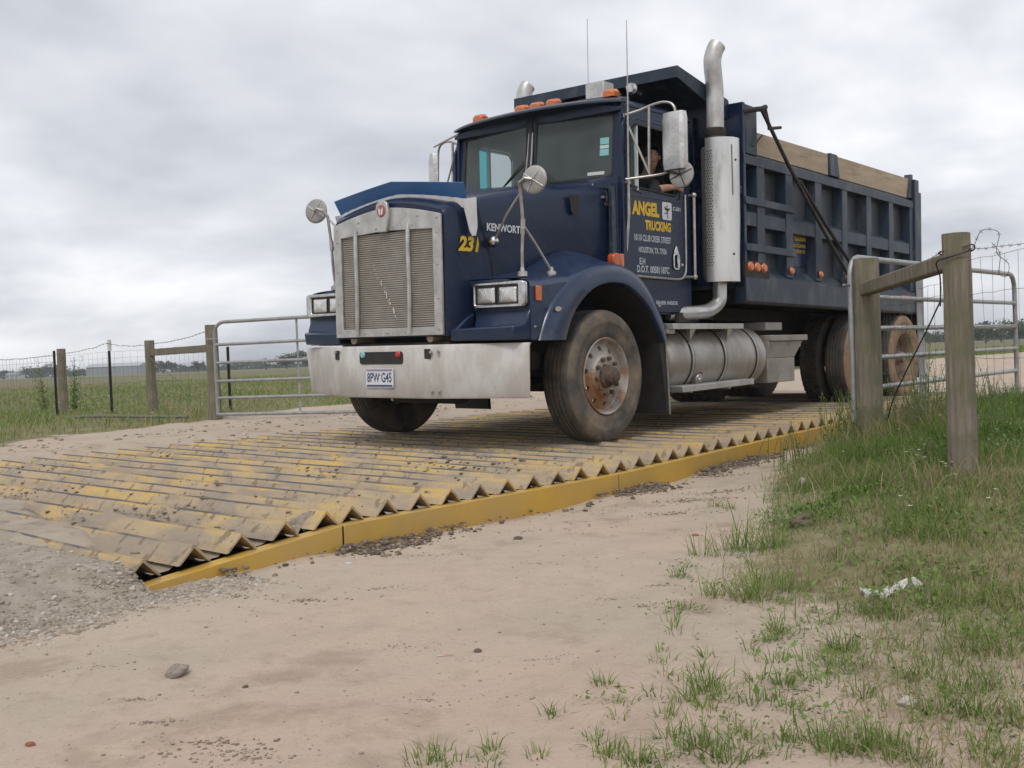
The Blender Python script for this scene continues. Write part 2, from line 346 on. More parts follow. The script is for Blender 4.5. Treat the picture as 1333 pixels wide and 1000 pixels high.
VX = np.array([-9, -5.3, -4.6, -3.8, -3.2, -2.4, -1.0, -.1, .6, 1.2, 2.2, 3.2, 4.2, 8, 14.])
VY = np.array([-5.2, -4.95, -4.75, -4.35, -4.05, -3.62, -3.0, -2.68, -2.40, -2.18, -2.05, -2.1, -2.5, -5.5, -9.])
def verge(x, y):                    # >0 inside the right-hand grass
    return (np.interp(x, VX, VY)-y)*.9 + .16*fbm(x, y, 1.2, 3, 3)
LX = np.array([-14, -6, -2.5, -1.6, -.7, .3, 1.0, 2.0, 4.0, 9, 20, 40.]); LY = np.array([1.5, 2.2, 3.9, 4.7, 5.1, 5.5, 5.8, 6.3, 7.4, 7.6, 7.5, 7.])
def leftv(x, y):
    return (y-np.interp(x, LX, LY))*.9 + .2*fbm(x, y, 1.1, 3, 8)
def gz(x, y, fine=True):
    x = np.asarray(x, float); y = np.asarray(y, float)
    base = -.262 + .05*sst(-1, 2, x) + .14*sst(2, 6, x) + .06*sst(6, 10, x)
    far = .02*np.ones_like(x)
    z = base + (far-base)*sst(1.8, 2.7, y)
    ap = sst(-2.40, -1.93, y + .10*fbm(x, y, 2.5, 3, 6))*(1-sst(-4.79, -4.70, x))   # raised road surface in front of the ramp
    z = z + (np.where(y < 2.2, (-.128+.0275*(y+2)) - z, 0))*ap
    m = verge(x, y); z = z + .15*sst(0, .9, m)*sst(-4.2, -1.2, x) + .13*np.exp(-((x-1.35)/1.2)**2-((y+3.55)/.75)**2) + .11*sst(.3, 2.0, m)*sst(-1.5, 1.5, x)*(1-sst(6, 9, x))
    z = z + .05*np.exp(-((y-3.3-.15*x)/.35)**2)*sst(-5, -3, x)*(1-sst(4, 8, x))
    near = np.exp(-(np.hypot(x, y)/30)**2)
    z = z + near*(.022*fbm(x, y, .7, 3, 1) + (.007*fbm(x, y, 4, 3, 2)))
    dist = np.hypot(x, y); z = np.where(dist > 60, z*np.exp(-(dist-60)/80.), z)
    rx = (x > -4.70) & (x < 7.6) & (y > -2.06) & (y < 2.05)
    return np.where(rx, np.minimum(z, -.30), z)

# ------------------------------------------------------------------ the truck (local frame: +x to its tail, -y its driver's side, z up)
truck = empty('dump_truck'); truck.matrix_world = TM
tag(truck, 'dark blue conventional dump truck with yellow door lettering driving onto the yellow steel rack', 'dump truck')

def make_tyre(W, R=.53, lug=False, outer_mud=True, name='tyre', m_tread=None, m_side=None):
    g = .013
    prof = [(.285, -W+.03), (.33, -W+.008), (.42, -W), (.485, -W+.008), (.515, -W+.024), (R-.004, -W+.04)]
    h0, h1 = -W+.045, -.045
    if not lug:
        for k in range(5):
            a = h0+(h1-h0)*k/5; b = h0+(h1-h0)*(k+1)/5
            prof += [(R, a+.005), (R, b-.006)]
            if k < 4: prof += [(R-g, b-.004), (R-g, b+.003)]
    else: prof += [(R-.012, h0), (R-.012, h1)]
    prof += [(R-.004, -.04), (.517, -.024), (.497, -.010), (.47, -.003), (.44, 0), (.425, 0), (.42, -.003), (.38, -.008), (.345, -.012), (.318, -.022), (.30, -.04), (.285, -.06)]
    b = MB().lathe(prof, (0, 0, 0), (0, -1, 0), 96)
    me = b.mesh(name, 32, m_tread or tyre_m); me.materials.append(m_side or tyre_s)
    for p in me.polygons:
        c = p.center; r = math.hypot(c.x, c.z)
        if r < .512 and c.y > -W*.5*0 - .06 and c.y > -.07: p.material_index = 1
    return me
def lug_blocks(W, R=.53, n=46):
    b = MB()
    for i in range(n):
        for k, (h0, h1) in enumerate(((-W+.03, -W+.10), (-W+.112, -.112), (-.10, -.03))):
            a = 2*math.pi*(i+.5*(k % 2))/n; da = 2*math.pi/n*.36; p = []
            for h in (h0, h1):
                for rr, aa in ((R-.016, a-da), (R-.016, a+da), (R+.002, a+da*.8), (R+.002, a-da*.8)):
                    p.append((rr*math.cos(aa), -h, rr*math.sin(aa)))
            b.add(p, [(0,3,2,1),(4,5,6,7),(0,1,5,4),(1,2,6,5),(2,3,7,6),(3,0,4,7)])
    return b
# meshes built once with the outward side towards -y
TYRE_F = make_tyre(.285, lug=False)
TYRE_R = make_tyre(.27, lug=False, m_tread=tyre_r, m_side=tyre_rs)
TYRE_L = make_tyre(.26, lug=True, m_tread=tyre_r, m_side=tyre_r)
_lb = lug_blocks(.26).mesh('tread_lugs', 30, tyre_r)
def holes_disc(r_in, r_out, h_in, h_out, rh, rc, nh, depth=.03):
    """disc annulus between r_in and r_out with nh round holes on radius rc"""
    b = MB(); K = 16
    for i in range(nh):
        a0 = 2*math.pi*(i-.5)/nh; a1 = 2*math.pi*(i+.5)/nh; ac = (a0+a1)/2
        out = []; inn = []
        pts = []
        for t in range(4): pts.append((r_out, a0+(a1-a0)*t/4))
        for t in range(4): pts.append((r_out+(r_in-r_out)*t/4, a1))
        for t in range(4): pts.append((r_in, a1+(a0-a1)*t/4))
        for t in range(4): pts.append((r_in+(r_out-r_in)*t/4, a0))
        hf = lambda r: h_in+(h_out-h_in)*(r-r_in)/(r_out-r_in)
        for r, a in pts: out.append((r*math.cos(a), -hf(r), r*math.sin(a)))
        for k, (r, a) in enumerate(pts):
            px, pz = r*math.cos(a)-rc*math.cos(ac), r*math.sin(a)-rc*math.sin(ac); an = math.atan2(pz, px)
            qx = rc*math.cos(ac)+rh*math.cos(an); qz = rc*math.sin(ac)+rh*math.sin(an); inn.append((qx, -hf(math.hypot(qx, qz)), qz))
        inn2 = [(x*.99, y+depth, z*.99) for x, y, z in inn]
        n = 16; b.add(out+inn+inn2, [(k, (k+1) % n, n+(k+1) % n, n+k) for k in range(n)]+[(n+k, n+(k+1) % n, 2*n+(k+1) % n, 2*n+k) for k in range(n)])
    return b
def steer_rim():
    b = MB().lathe([(.286, -.25), (.286, -.07), (.300, -.045), (.310, -.022), (.306, -.012), (.296, -.02), (.288, -.045), (.282, -.075), (.268, -.083)], (0, 0, 0), (0, -1, 0), 64)
    d = holes_disc(.175, .268, -.045, -.083, .021, .222, 10); b.add(d.v, d.f)
    b.lathe([(.175, -.045), (.165, -.028), (.158, -.022), (.095, -.022), (.09, -.03)], (0, 0, 0), (0, -1, 0), 48)
    return b
def drive_rim():
    b = MB().lathe([(.286, -.24), (.286, -.07), (.300, -.045), (.308, -.026), (.303, -.016), (.294, -.03), (.286, -.06), (.274, -.10), (.262, -.16)], (0, 0, 0), (0, -1, 0), 64)
    d = holes_disc(.175, .262, -.185, -.16, .024, .22, 10); b.add(d.v, d.f)
    b.lathe([(.175, -.185), (.165, -.19), (.09, -.19)], (0, 0, 0), (0, -1, 0), 48)
    return b
def nuts(h, s=.019, l=.035): return MB().lathe([(0, h+l), (s*.6, h+l), (s, h+l-.008), (s, h)], (0, 0, 0), (0, -1, 0), 6)
RIM_F = steer_rim().mesh('wheel_rim', 30, rim_m); RIM_R = drive_rim().mesh('wheel_rim', 30, rimr_m)
HUB_F = MB().lathe([(.095, -.03), (.092, .0), (.078, .012), (.072, .052), (.062, .066), (.05, .070), (.048, .082), (.035, .088), (0, .088)], (0, 0, 0), (0, -1, 0), 32).mesh('hub', 35, hub_m)
HUB_R = MB().lathe([(.095, -.19), (.092, -.12), (.085, -.10), (.07, -.07), (.065, -.03), (.055, -.02), (0, -.02)], (0, 0, 0), (0, -1, 0), 32).mesh('hub', 35, rimr_m)
NUT_F = nuts(-.024).mesh('lug_nut', 30, hub_m); NUT_R = nuts(-.188).mesh('lug_nut', 30, rimr_m)
def wheel(x, y, s, kind, yaw=0, spin=0):
    """s=-1: outward is -y"""
    def ob(nm, me, par, loc=(0, 0, 0)):
        o = bpy.data.objects.new(nm, me); C.objects.link(o); o.parent = par; o.location = loc; return o
    rim = ob('wheel', RIM_F if kind == 'steer' else RIM_R, truck, (x, y, .531)); rim.rotation_euler = (0, spin, yaw if s < 0 else math.pi+yaw)
    ob('tyre', TYRE_F if kind == 'steer' else TYRE_R, rim)
    ob('hub', HUB_F if kind == 'steer' else HUB_R, rim)
    for i in range(10):
        a = 2*math.pi*(i+.5)/10; ob('lug_nut', NUT_F if kind == 'steer' else NUT_R, rim, (.143*math.cos(a), 0, .143*math.sin(a)))
    if kind == 'dual':
        ob('inner_tyre', TYRE_L, rim, (0, .32, 0)); ob('tread_lugs', _lb, rim, (0, .32, 0))
wheel(0, -1.275, -1, 'steer', 0, .2); wheel(0, 1.275, 1, 'steer', 0, .9)
for k, x in enumerate((5.24, 6.58)):
    wheel(x, -1.245, -1, 'dual', 0, k*.4); wheel(x, 1.245, 1, 'dual', 0, k*.7+.2)

# --- chassis
ch = MB()
for s in (-1, 1):
    ch.box((-.95, s*.39, .72), (7.1, s*.46, .98))
for x in (-.9, .3, 1.3, 2.6, 3.9, 5.0, 5.9, 7.0): ch.box((x, -.39, .76), (x+.1, .39, .94))
ch.build('frame_rails', dark_m, truck)
ax = MB(); ax.tube([(0, -.98, .5), (0, -.6, .46), (0, .6, .46), (0, .98, .5)], .06, 8)
for x in (5.24, 6.58): ax.tube([(x, -.98, .53), (x, .98, .53)], .075, 10); ax.ball((x, 0, .55), .21, (1, .8, 1))
for s in (-1, 1):
    for k in range(5): ax.box((-.75+.08*k, s*.43-.04, .60+.018*k), (.75-.08*k, s*.43+.04, .615+.018*k))
    ax.box((4.9, s*.43-.05, .62), (6.95, s*.43+.05, .70)); ax.box((5.8, s*.5, .5), (6.05, s*.38, .95))
ax.tube([(2.2, 0, .75), (5.1, 0, .58)], .05, 10)
ax.build('axles_and_springs', dark_m, truck)
un = MB(); un.box((-.75, -.36, .48), (.9, .36, 1.15)); un.box((.9, -.25, .55), (1.9, .25, 1.0)); un.box((-.55, -.95, .60), (-.40, .95, .74))
un.box((1.25, -1.12, .36), (2.6, -.6, .44)); un.tube([(3.3, -.35, .72), (3.3, .35, .72)], .17, 16); un.tube([(4.1, -.3, .66), (4.1, -.75, .66)], .12, 12)
un.box((-.86, -.42, .34), (-.72, .30, .40)); un.box((2.3, .6, .45), (3.9, 1.1, .95)); un.box((-.95, -.80, .43), (-.6, .8, .56)) 
un.build('engine_and_gearbox_underside', dark_m, truck, bevel=.01)

# --- bumper (plan polyline, swept back ends, slightly tapered underside)
BP = [(-.94, -1.225), (-.96, -1.21), (-1.20, -.53), (-1.225, -.46), (-1.23, 0), (-1.225, .50), (-1.19, .60), (-.95, 1.275), (-.92, 1.29)]
def bsec(pt, z0, z1, dx=0):
    x, y = pt; return [(x+.055, y*.985, z0), (x+.012+dx, y, z0-.004), (x+dx, y, z0+.012), (x, y, z1-.02), (x+.012, y, z1), (x+.055, y*.985, z1)]
bb = MB(); secs = []
for i, pt in enumerate(BP):
    z0 = .405 + (.015 if i > 6 else 0); pt2 = pt
    q = bsec(pt, z0, .812)
    if i >= 7: q = [(a+(.015 if c < .5 else 0), b-(.035 if c < .5 else 0), c) for a, b, c in q]
    secs.append(q+[(q[0][0]-.048 + .012, q[0][1], .43), (q[0][0]-.03, q[0][1], .78)][::-1])
bumper = bb.loft(secs, True, True).build('bumper', bump_m, truck, 45)
for y, z in ((.60, .765), (.53, .765), (-.50, .755), (-.56, .757), (-.50, .455), (-.56, .457)): MB().lathe([(0, .014), (.010, .014), (.013, .008), (.013, 0)], (-1.222 if abs(y) < .52 else -1.205, y, z), (-1, 0, 0), 10).build('bumper_bolt', tube_m, bumper)
sl = MB().prism([(-1.2335, y, z) for y, z in rrect(-.205, .285, .668, .765, .025)], (.004, 0, 0)); sl.build('bumper_slot', black, bumper)
for y in (.575, -.462):
    MB().prism([(-1.2265 if y < 0 else -1.207, y+a, .705+b) for a, b in rrect(-.032, .032, 0, .075, .006)], (.004, 0, 0)).build('tow_hole', black, bumper)
for y, m, c in ((.245, cyan_p, .742), (-.155, redl, .742)): MB().lathe([(0, .012), (.02, .01), (.028, 0)], (-1.236, y, c), (-1, 0, 0), 12).build('air_coupling', m, bumper)
pl = MB().prism([(-1.2445, y, z) for y, z in rrect(-.105, .205, .485, .635, .012)], (.006, 0, 0)).build('licence_plate', plate_m, truck)
text('8PW G45', 'plate_number', plate_n, pl, (-1.2455, .188, .525), 'front', .275, .076, .016)
MB().box((-1.2457, -.095, .612), (-1.2447, .195, .629)).build('plate_top_band', M('plate_band', (.30, .26, .36), rough=.5), pl)
MB().box((-1.2457, -.095, .491), (-1.2447, .195, .505)).build('plate_bottom_band', plate_n, pl)
MB().box((-1.2457, .040, .576), (-1.2450, .052, .588)).build('plate_star', redl, pl)
for y in (.43, -.43): MB().tube([(-1.16, y, .865), (-.95, y, .865)], .035, 10).build('hood_mount', M('mount_rubber', (.30, .24, .17), rough=.8), truck)
MB().box((-1.13, -.6, .60), (-1.0, .6, .83)).build('front_crossmember', dark_m, truck)

# --- hood centre: lofted sections
def hsec(x, wb, ws, zs, zc, zb, r=.10):
    half = [(wb, zb), (wb+(ws-wb)*.35, zb+(zs-zb)*.33), (wb+(ws-wb)*.8, zb+(zs-zb)*.66)]
    for k in range(6):
        a = rad(90*k/5); half.append((ws-r+r*math.cos(a), zs-r+r*math.sin(a)))
    for t in (.25, .5, .75): half.append(((ws-r)*(1-t), zs+(zc-zs)*(1-(1-t)**1.7)))
    pts = [(x, -y, z) for y, z in half]+[(x, 0, zc)]+[(x, y, z) for y, z in half[::-1]]
    return pts
HS = [hsec(-1.165, .60, .615, 1.835, 1.93, .875, .06), hsec(-1.13, .625, .645, 1.875, 1.965, .875, .09), hsec(-1.04, .64, .66, 1.90, 1.985, .875, .11), hsec(-.86, .65, .67, 1.945, 2.02, .9, .12),
      hsec(-.55, .67, .70, 2.015, 2.075, .95, .13), hsec(-.15, .70, .75, 2.095, 2.13, 1.0, .14), hsec(.25, .75, .81, 2.135, 2.165, 1.0, .13), hsec(.66, .80, .88, 2.16, 2.20, 1.0, .10)]
hood = MB().loft(HS, True, True).build('hood', navy, truck, 38)
# hood panel seam
sm_ = [(-.87, -.672, 1.93), (-.82, -.680, 1.76), (-.76, -.682, 1.6), (-.70, -.684, 1.46), (-.68, -.682, 1.33)]
for s in (1, -1): MB().tube([(a, b*s-.002*s, c) for a, b, c in sm_], .004, 5).build('hood_seam', black, hood)
vt = MB()
for s in (1, -1): vt.prism([(x, s*(.825), z) for x, z in ((.13, 2.03), (.27, 2.03), (.255, 1.90), (.2, 1.86), (.15, 1.90))], (0, s*.004, 0))
vt.build('hood_vent', black, hood)
# grille
GX = -1.172
def gtop(y): return 1.795+.095*(1-(abs(y)/.60)**1.6)
N_ = 25
outer = [(GX, -.60, .885)]+[(GX, y, gtop(y)) for y in np.linspace(-.60, .60, N_)]+[(GX, .60, .885)]
inner = [(GX, -.515, .95)]+[(GX, y, 1.69+.022*(1-abs(y)/.515)) for y in np.linspace(-.515, .515, N_)]+[(GX, .515, .95)]
gr = MB().ring(outer, inner, (-.022, 0, 0)).build('grille_surround', alu_b, truck, 30, bevel=.004)
rv = MB()
for y, z in [(-.56, .93), (-.56, 1.16), (-.56, 1.42), (-.56, 1.66), (-.56, 1.77), (.56, .93), (.56, 1.16), (.56, 1.42), (.56, 1.66), (.56, 1.76), (-.36, 1.80), (.3, 1.80), (-.3, 1.735), (-.1, 1.735), (.1, 1.735), (.32, 1.735), (-.2, .915), (0, .915), (.25, .915)]:
    rv.lathe([(0, .006), (.008, .005), (.011, 0)], (GX-.022, y, z), (-1, 0, 0), 8)
rv.build('rivets', tube_m, gr)
gm = MB()
nz = 44
for k in range(nz):
    z = .952+(1.70-.952)*k/nz; dz = (1.70-.952)/nz
    gm.prism([(GX+.007, -.515, z), (GX-.003, -.515, z+dz*.40), (GX-.003, -.515, z+dz*.70), (GX+.007, -.515, z+dz*.98)], (0, 1.03, 0))
gm.box((GX+.0075, -.53, .93), (GX+.03, .53, 1.72))
gm.build('grille_louvres', mesh_m, truck, 20)
gs = MB(); 
for k in range(20):
    t = k/19+random.uniform(-.03, .03); y_ = .16-.26*t+random.uniform(-.012, .012); gs.box((GX-.0075, y_, 1.45-.42*t), (GX-.0065, y_-random.uniform(.004, .014), 1.45-.42*t-random.uniform(.004, .03)))
gs.build('grille_scratches', white_p, truck)
for y in (.315, -.275):
    MB().tube([(GX-.03, y+.02, .90), (GX-.035, y+.008, 1.1), (GX-.04, y, 1.3), (GX-.035, y+.01, 1.55), (GX-.03, y+.012, 1.70), (GX-.026, y+.012, 1.745)], .017, 8, rs=[.017]*5+[.006]).build('grille_bar', alu_b, truck)
em = MB().prism([(GX-.022, y, z) for y, z in ((-.045, 1.70), (.045, 1.70), (.062, 1.78), (.075, 1.84), (.06, 1.92), (.03, 1.945), (-.03, 1.945), (-.06, 1.92), (-.075, 1.84), (-.062, 1.78))], (-.03, 0, 0)).build('grille_emblem', alu_b, truck, 30, bevel=.006)
MB().lathe([(0, .006), (.036, .006), (.047, .003), (.047, 0)], (GX-.0525, 0, 1.865), (-1, 0, 0), 24, ).build('emblem_badge', red_m, em)
eb = MB()
for q in (1, -1): eb.prism([(GX-.0592, q*.004, 1.875), (GX-.0592, q*.026, 1.895), (GX-.0592, q*.022, 1.84), (GX-.0592, q*.004, 1.832)], (-.001, 0, 0))
eb.build('emblem_letters', white_p, em)
# bug deflector: blue folded plate on a white bracket
def defl(y):
    a = abs(y); return 1.86+.115*(1-(a/.72)**1.7)
dp = MB(); secs = []
for y in np.linspace(-.70, .70, 15):
    a = abs(y); zb = defl(y)-.012; zt = 2.102-.080*a/.70
    xo = -1.02-.10*(1-(a/.7)**2)*.5; secs.append([(xo+.035, y, zb), (xo-.045, y*1.04, zt), (xo-.040, y*1.04, zt+.004), (xo+.041, y, zb)])
dp.loft(secs, True, True).build('bug_deflector', blue, truck, 30)
wb_ = MB(); secs = []
for y in np.linspace(-.71, .71, 21):
    a = abs(y); xo = -1.025-.05*(1-(a/.7)**2)
    secs.append([(xo+.028, y, defl(y)-.028), (xo+.012, y, defl(y)+.045), (xo+.017, y, defl(y)+.045), (xo+.033, y, defl(y)-.028)])
wb_.loft(secs, True, True)
for s in (1, -1): wb_.prism([(x, s*.712, z) for x, z in ((-1.07, 1.90), (-.91, 1.93), (-.905, 1.70), (-.925, 1.635), (-.965, 1.63), (-.995, 1.67), (-1.03, 1.78))], (0, s*.006, 0))
wb_.build('deflector_bracket', white_p, truck, 30)

# --- fenders with headlight pods, both sides
FO = [(-.845, .825), (-.745, 1.02), (-.61, 1.175), (-.37, 1.325), (-.13, 1.405), (.11, 1.433), (.33, 1.41), (.53, 1.335), (.69, 1.20), (.80, 1.05), (.87, .92), (.905, .80)]
FI = [(-.545, .825), (-.47, .97), (-.37, 1.09), (-.21, 1.20), (-.06, 1.25), (.10, 1.268), (.28, 1.25), (.45, 1.18), (.60, 1.08), (.70, .97), (.78, .87), (.835, .79)]
FOs = spline(FO, 4); FIs = spline(FI, 4)
def otop(x):
    xs = [p[0] for p in FOs]; zs = [p[1] for p in FOs]; return float(np.interp(x, xs, zs))
def ztop(x): return max(1.285+.045*sst(-.9, -.4, x), otop(x)+.012)
for s in (-1, 1):
    fl = MB(); secs = []
    for (ox, oz), (ix, iz) in zip(FOs, FIs):
        mx, mz = (ox+ix)/2, (oz+iz)/2
        secs.append([(ix+.01*(0-ix), s*1.02, iz-.01), (ix, s*1.265, iz), (ix+(ox-ix)*.08, s*1.285, iz+(oz-iz)*.08), (mx, s*1.287, mz), (ix+(ox-ix)*.85, s*1.27, iz+(oz-iz)*.85), (ox, s*1.235, oz), (ox, s*1.10, oz+.0)])
    fl.loft(secs, False, False)
    bodyf = fl
    xs = np.concatenate([np.linspace(-.93, -.4, 8), np.linspace(-.33, .9, 20)])
    secs = []
    for x in xs:
        zt = ztop(x) if x < .6 else otop(x)+.01
        bulge = .085*math.exp(-((x-.10)/.42)**2)+.02*sst(-.93, -.6, x)
        yi = .64+.15*sst(-.9, .66, x)
        secs.append([(x, s*yi, zt+.02+bulge*.4), (x, s*(yi+.07), zt+.015+bulge), (x, s*1.0, zt+.012+bulge*.55), (x, s*1.12, zt+.004+bulge*.15), (x, s*1.19, zt-.006), (x, s*1.228, zt-.03), (x, s*1.237, max(zt-.06, min(zt-.031, otop(x)-.02)) if x > -.35 else zt-.06)])
    bodyf.loft(secs, False, False)
    # side skin ahead of the flare
    xs2 = np.linspace(-.93, -.30, 12); top = [(x, s*1.237, ztop(x)-.06) for x in xs2]; bot = [(x, s*1.237, (otop(x)-.01 if x > -.84 else .83)) for x in xs2]
    k0 = len(bodyf.v); bodyf.add(top+bot, [(i, i+1, 12+i+1, 12+i) for i in range(11)])
    # front face of the pod, under-lamp recess and inner wall
    bodyf.add([(-.93, s*.64, 1.292), (-.93, s*1.0, 1.292), (-.93, s*1.237, 1.235), (-.93, s*1.237, 1.055), (-.93, s*.70, 1.05), (-.92, s*.68, 1.2)], [(0, 1, 2, 3, 4, 5)])
    bodyf.add([(-.93, s*1.237, 1.055), (-.93, s*.70, 1.05), (-.895, s*.705, .83), (-.895, s*1.237, .83)], [(0, 1, 2, 3)])
    bodyf.add([(-.93, s*.70, 1.05), (-.93, s*.64, 1.292), (-.3, s*.66, 1.33), (-.3, s*.66, .83), (-.895, s*.705, .83)], [(0, 1, 2, 3, 4)])
    # inner wheel well
    well = []
    for (ix, iz) in FIs[::2]: well.append([(ix*.985, s*1.255, iz-.012), (ix*.98, s*1.02, iz-.02), (ix*.98, s*.50, iz-.02)])
    fo = bodyf.build('fender', fend, truck, 50)
    MB().loft(well, False, False).build('wheel_well', black, fo)
    lip = MB(); A = -1.14
    lip.hexa([(A, s*.625, .835), (-.90, s*.62, .835), (-.90, s*1.235, .835), (A+.09, s*1.16, .835), (A-.01, s*.625, .925), (-.92, s*.63, .915), (-.92, s*1.237, .96), (A+.08, s*1.17, .935)])
    lip.hexa([(-.96, s*.70, .915), (-.90, s*.70, .915), (-.90, s*1.237, .95), (-.98, s*1.22, .94), (-.925, s*.71, 1.06), (-.89, s*.71, 1.06), (-.89, s*1.237, 1.06), (-.925, s*1.237, 1.06)])
    lip.hexa([(A+.02, s*.625, .92), (-.92, s*.625, .92), (-.92, s*.665, .92), (A+.02, s*.665, .92), (-1.0, s*.625, 1.0), (-.92, s*.625, 1.05), (-.92, s*.68, 1.05), (-1.0, s*.66, 1.0)])
    lip.build('bumper_fill_panel', fend, fo, 30, bevel=.012)
    # headlights
    bz = MB().ring([(-.935, s*(.972+a), 1.172+b) for a, b in rrect(-.252, .252, -.098, .098, .03)], [(-.935, s*(.950+a), 1.172+b) for a, b in rrect(-.208, .208, -.070, .070, .012)], (-.05, 0, 0)).build('headlight_bezel', chrome, truck, 30, bevel=.012)
    for k in (0, 1):
        yc = s*(.950+(-.105 if k == 0 else .105))
        hl = MB().prism([(-.958, yc+a, 1.172+b) for a, b in rrect(-.092, .092, -.062, .062, .012)], (-.006, 0, 0)).loft([[(-.964-dx, yc+a*k, 1.172+b*k-.004*dx*100) for a, b in rrect(-.092, .092, -.062, .062, .012)] for k, dx in ((1, 0), (.96, .006), (.8, .013), (.5, .018), (.1, .020))], True, True).build('headlight', M('lamp_glass', (.66, .65, .62), (.80, .79, .77), scale=25, rough=.14, metal=.75, coat=.8, bump=.8, bscale=34, stretch=(1, 3, .5), bdist=.006), truck, 40)
        MB().ring([(-.968, yc+a, 1.172+b) for a, b in rrect(-.101, .101, -.070, .070, .012)], [(-.968, yc+a, 1.172+b) for a, b in rrect(-.090, .090, -.060, .060, .01)], (-.008, 0, 0)).build('lamp_frame', black, hl, 30)
    MB().prism([(-.84+a, s*1.238, 1.175+b) for a, b in rrect(-.032, .032, -.055, .055, .008)], (0, s*.016, 0)).build('marker_light', amber, truck, 30, bevel=.004)
    # mud flap and rear fender edge behind the wheel
    MB().prism([(x, s*1.245, z) for x, z in ((.80, .88), (.90, .84), (.955, .17), (.925, .17))], (0, -s*.45, 0)).build('mud_flap', black, truck)
    MB().tube([(.905, s*1.25, .80), (.935, s*1.25, .5), (.957, s*1.25, .165)], .008, 6).build('flap_edge', tube_m, truck)
text('231', 'fleet_number', yellow_t, hood, (-1.075, -.668, 1.515), 'side', .255, .118, .045, shear=.25)
text('KENWORTH', 'maker_lettering', white_t, hood, (-.80, -.722, 1.68), 'side', .46, .062, .03)
for cx0, cz0, w0 in ((-.66, 1.06, .05), (.76, 1.10, .025), (-.88, .93, .018)): MB().prism([(cx0+w0*a, -1.2885 if cx0 > -.8 else -1.2385, cz0+w0*b) for a, b in ((-.8, -.2), (-.2, -.45), (.5, -.3), (.9, .1), (.3, .35), (-.5, .3))], (0, -.001, 0)).build('paint_chip', M('bare_primer', (.42, .38, .30), rough=.8), truck, 0)
text('231', 'fleet_number', grey_t, hood, (-.86, 1.06, .85), 'front', .14, .05, .02)
for s in (-1, 1):
    MB().lathe([(0, .075), (.02, .073), (.034, .06), (.044, .035), (.046, .01), (.038, 0)], (-.73, s*.70, 1.60), (-.25, s*1, .05), 20).build('hood_knob', chrome, truck, 50)

# --- hood mirrors
for s in (-1, 1):
    c = Vector((-.84, s*1.225, 2.01)); nrm = Vector((-.93, -.12 if s < 0 else -.35, .05)).normalized()
    mr = MB().lathe([(0, .012), (.05, .011), (.088, .008), (.102, .003), (.108, -.006), (.103, -.012), (0, -.012)], c, nrm, 36).build('hood_mirror', mir_r, truck, 40)
    u = nrm.cross(Vector((0, 0, 1))).normalized(); v = nrm.cross(u)
    xb = MB()
    for a in (45, 135):
        d = (math.cos(rad(a+12))*u+math.sin(rad(a+12))*v)
        xb.tube([c+nrm*.006+d*.10, c+nrm*.024, c+nrm*.006-d*.10], .0040, 5)
    xb.build('mirror_back_ribs', mir_m, mr)
    st = MB(); top = (-.80, s*1.10, 1.98)
    st.tube([c+nrm*.025, c+nrm*.045+Vector((0, -s*.05, .01)), (-.86, s*1.10, 2.0), (-.83, s*1.085, 1.95), (-.80, s*1.08, 1.72), (-.80, s*1.065, 1.50), (-.79, s*1.055, 1.36)], .013, 8)
    st.tube([(-.80, s*1.075, 1.70), (-.66, s*1.09, 1.55), (-.49, s*1.10, 1.36)], .010, 8)
    st.tube([(-.82, s*1.08, 1.93), (-.80, s*.92, 1.78), (-.75, s*.77, 1.625)], .010, 8)
    for bx, by, bzz in ((-.79, 1.055, 1.36), (-.49, 1.10, 1.37)):
        st.lathe([(0, .04), (.014, .04), (.018, .012), (.038, .006), (.040, -.03)], (bx, s*by, bzz-.02), (0, 0, 1), 14)
    st.tube([(-.80, s*1.08, 1.74), (-.80, s*1.075, 1.66)], .019, 10)
    st.build('mirror_stalk', tube_m, mr)

# --- cab
YS = .955
def side_ring(out, inn, y, th): return MB().ring([(x, y, z) for x, z in out], [(x, y, z) for x, z in inn], (0, th, 0))
WIN = rrect(.79, 1.60, 2.115, 2.70, [.10, .14, .04, .06], 6)
WIN = [(x, z+(.03*(1.6-x)/.8 if z < 2.3 else -.05*(1.6-x)/.8*0)) for x, z in WIN]
WIN = [(x+(.02 if (x < 1 and z > 2.4) else 0), z) for x, z in WIN]
WINF = rrect(1.02, 1.60, 2.16, 2.765, [.10, .06, .04, .06], 6)
cab = MB()
for s in (-1, 1):
    cab.ring([(x, s*YS, z) for x, z in [(max(x, .665+.06*max(0, z-2.2)/.6), z) for x, z in rrect(.665, 1.86, 1.06, 2.87, [.10, .12, .02, .03], 6)]], [(x, s*YS, z) for x, z in (WIN if s < 0 else WINF)], (0, -s*.03, 0))
cab.box((1.83, -.925, 1.06), (1.86, .925, 2.0)); cab.box((1.83, -.925, 2.62), (1.86, .925, 2.9)); cab.box((1.83, -.925, 2.0), (1.86, -.45, 2.62)); cab.box((1.83, .45, 2.0), (1.86, .925, 2.62))
cab.box((.70, -.925, 1.04), (1.83, .925, 1.08))
cab.hexa([(.665, -.95, 1.1), (.70, -.95, 1.1), (.70, .95, 1.1), (.665, .95, 1.1), (.64, -.95, 2.17), (.68, -.95, 2.17), (.68, .95, 2.17), (.64, .95, 2.17)])
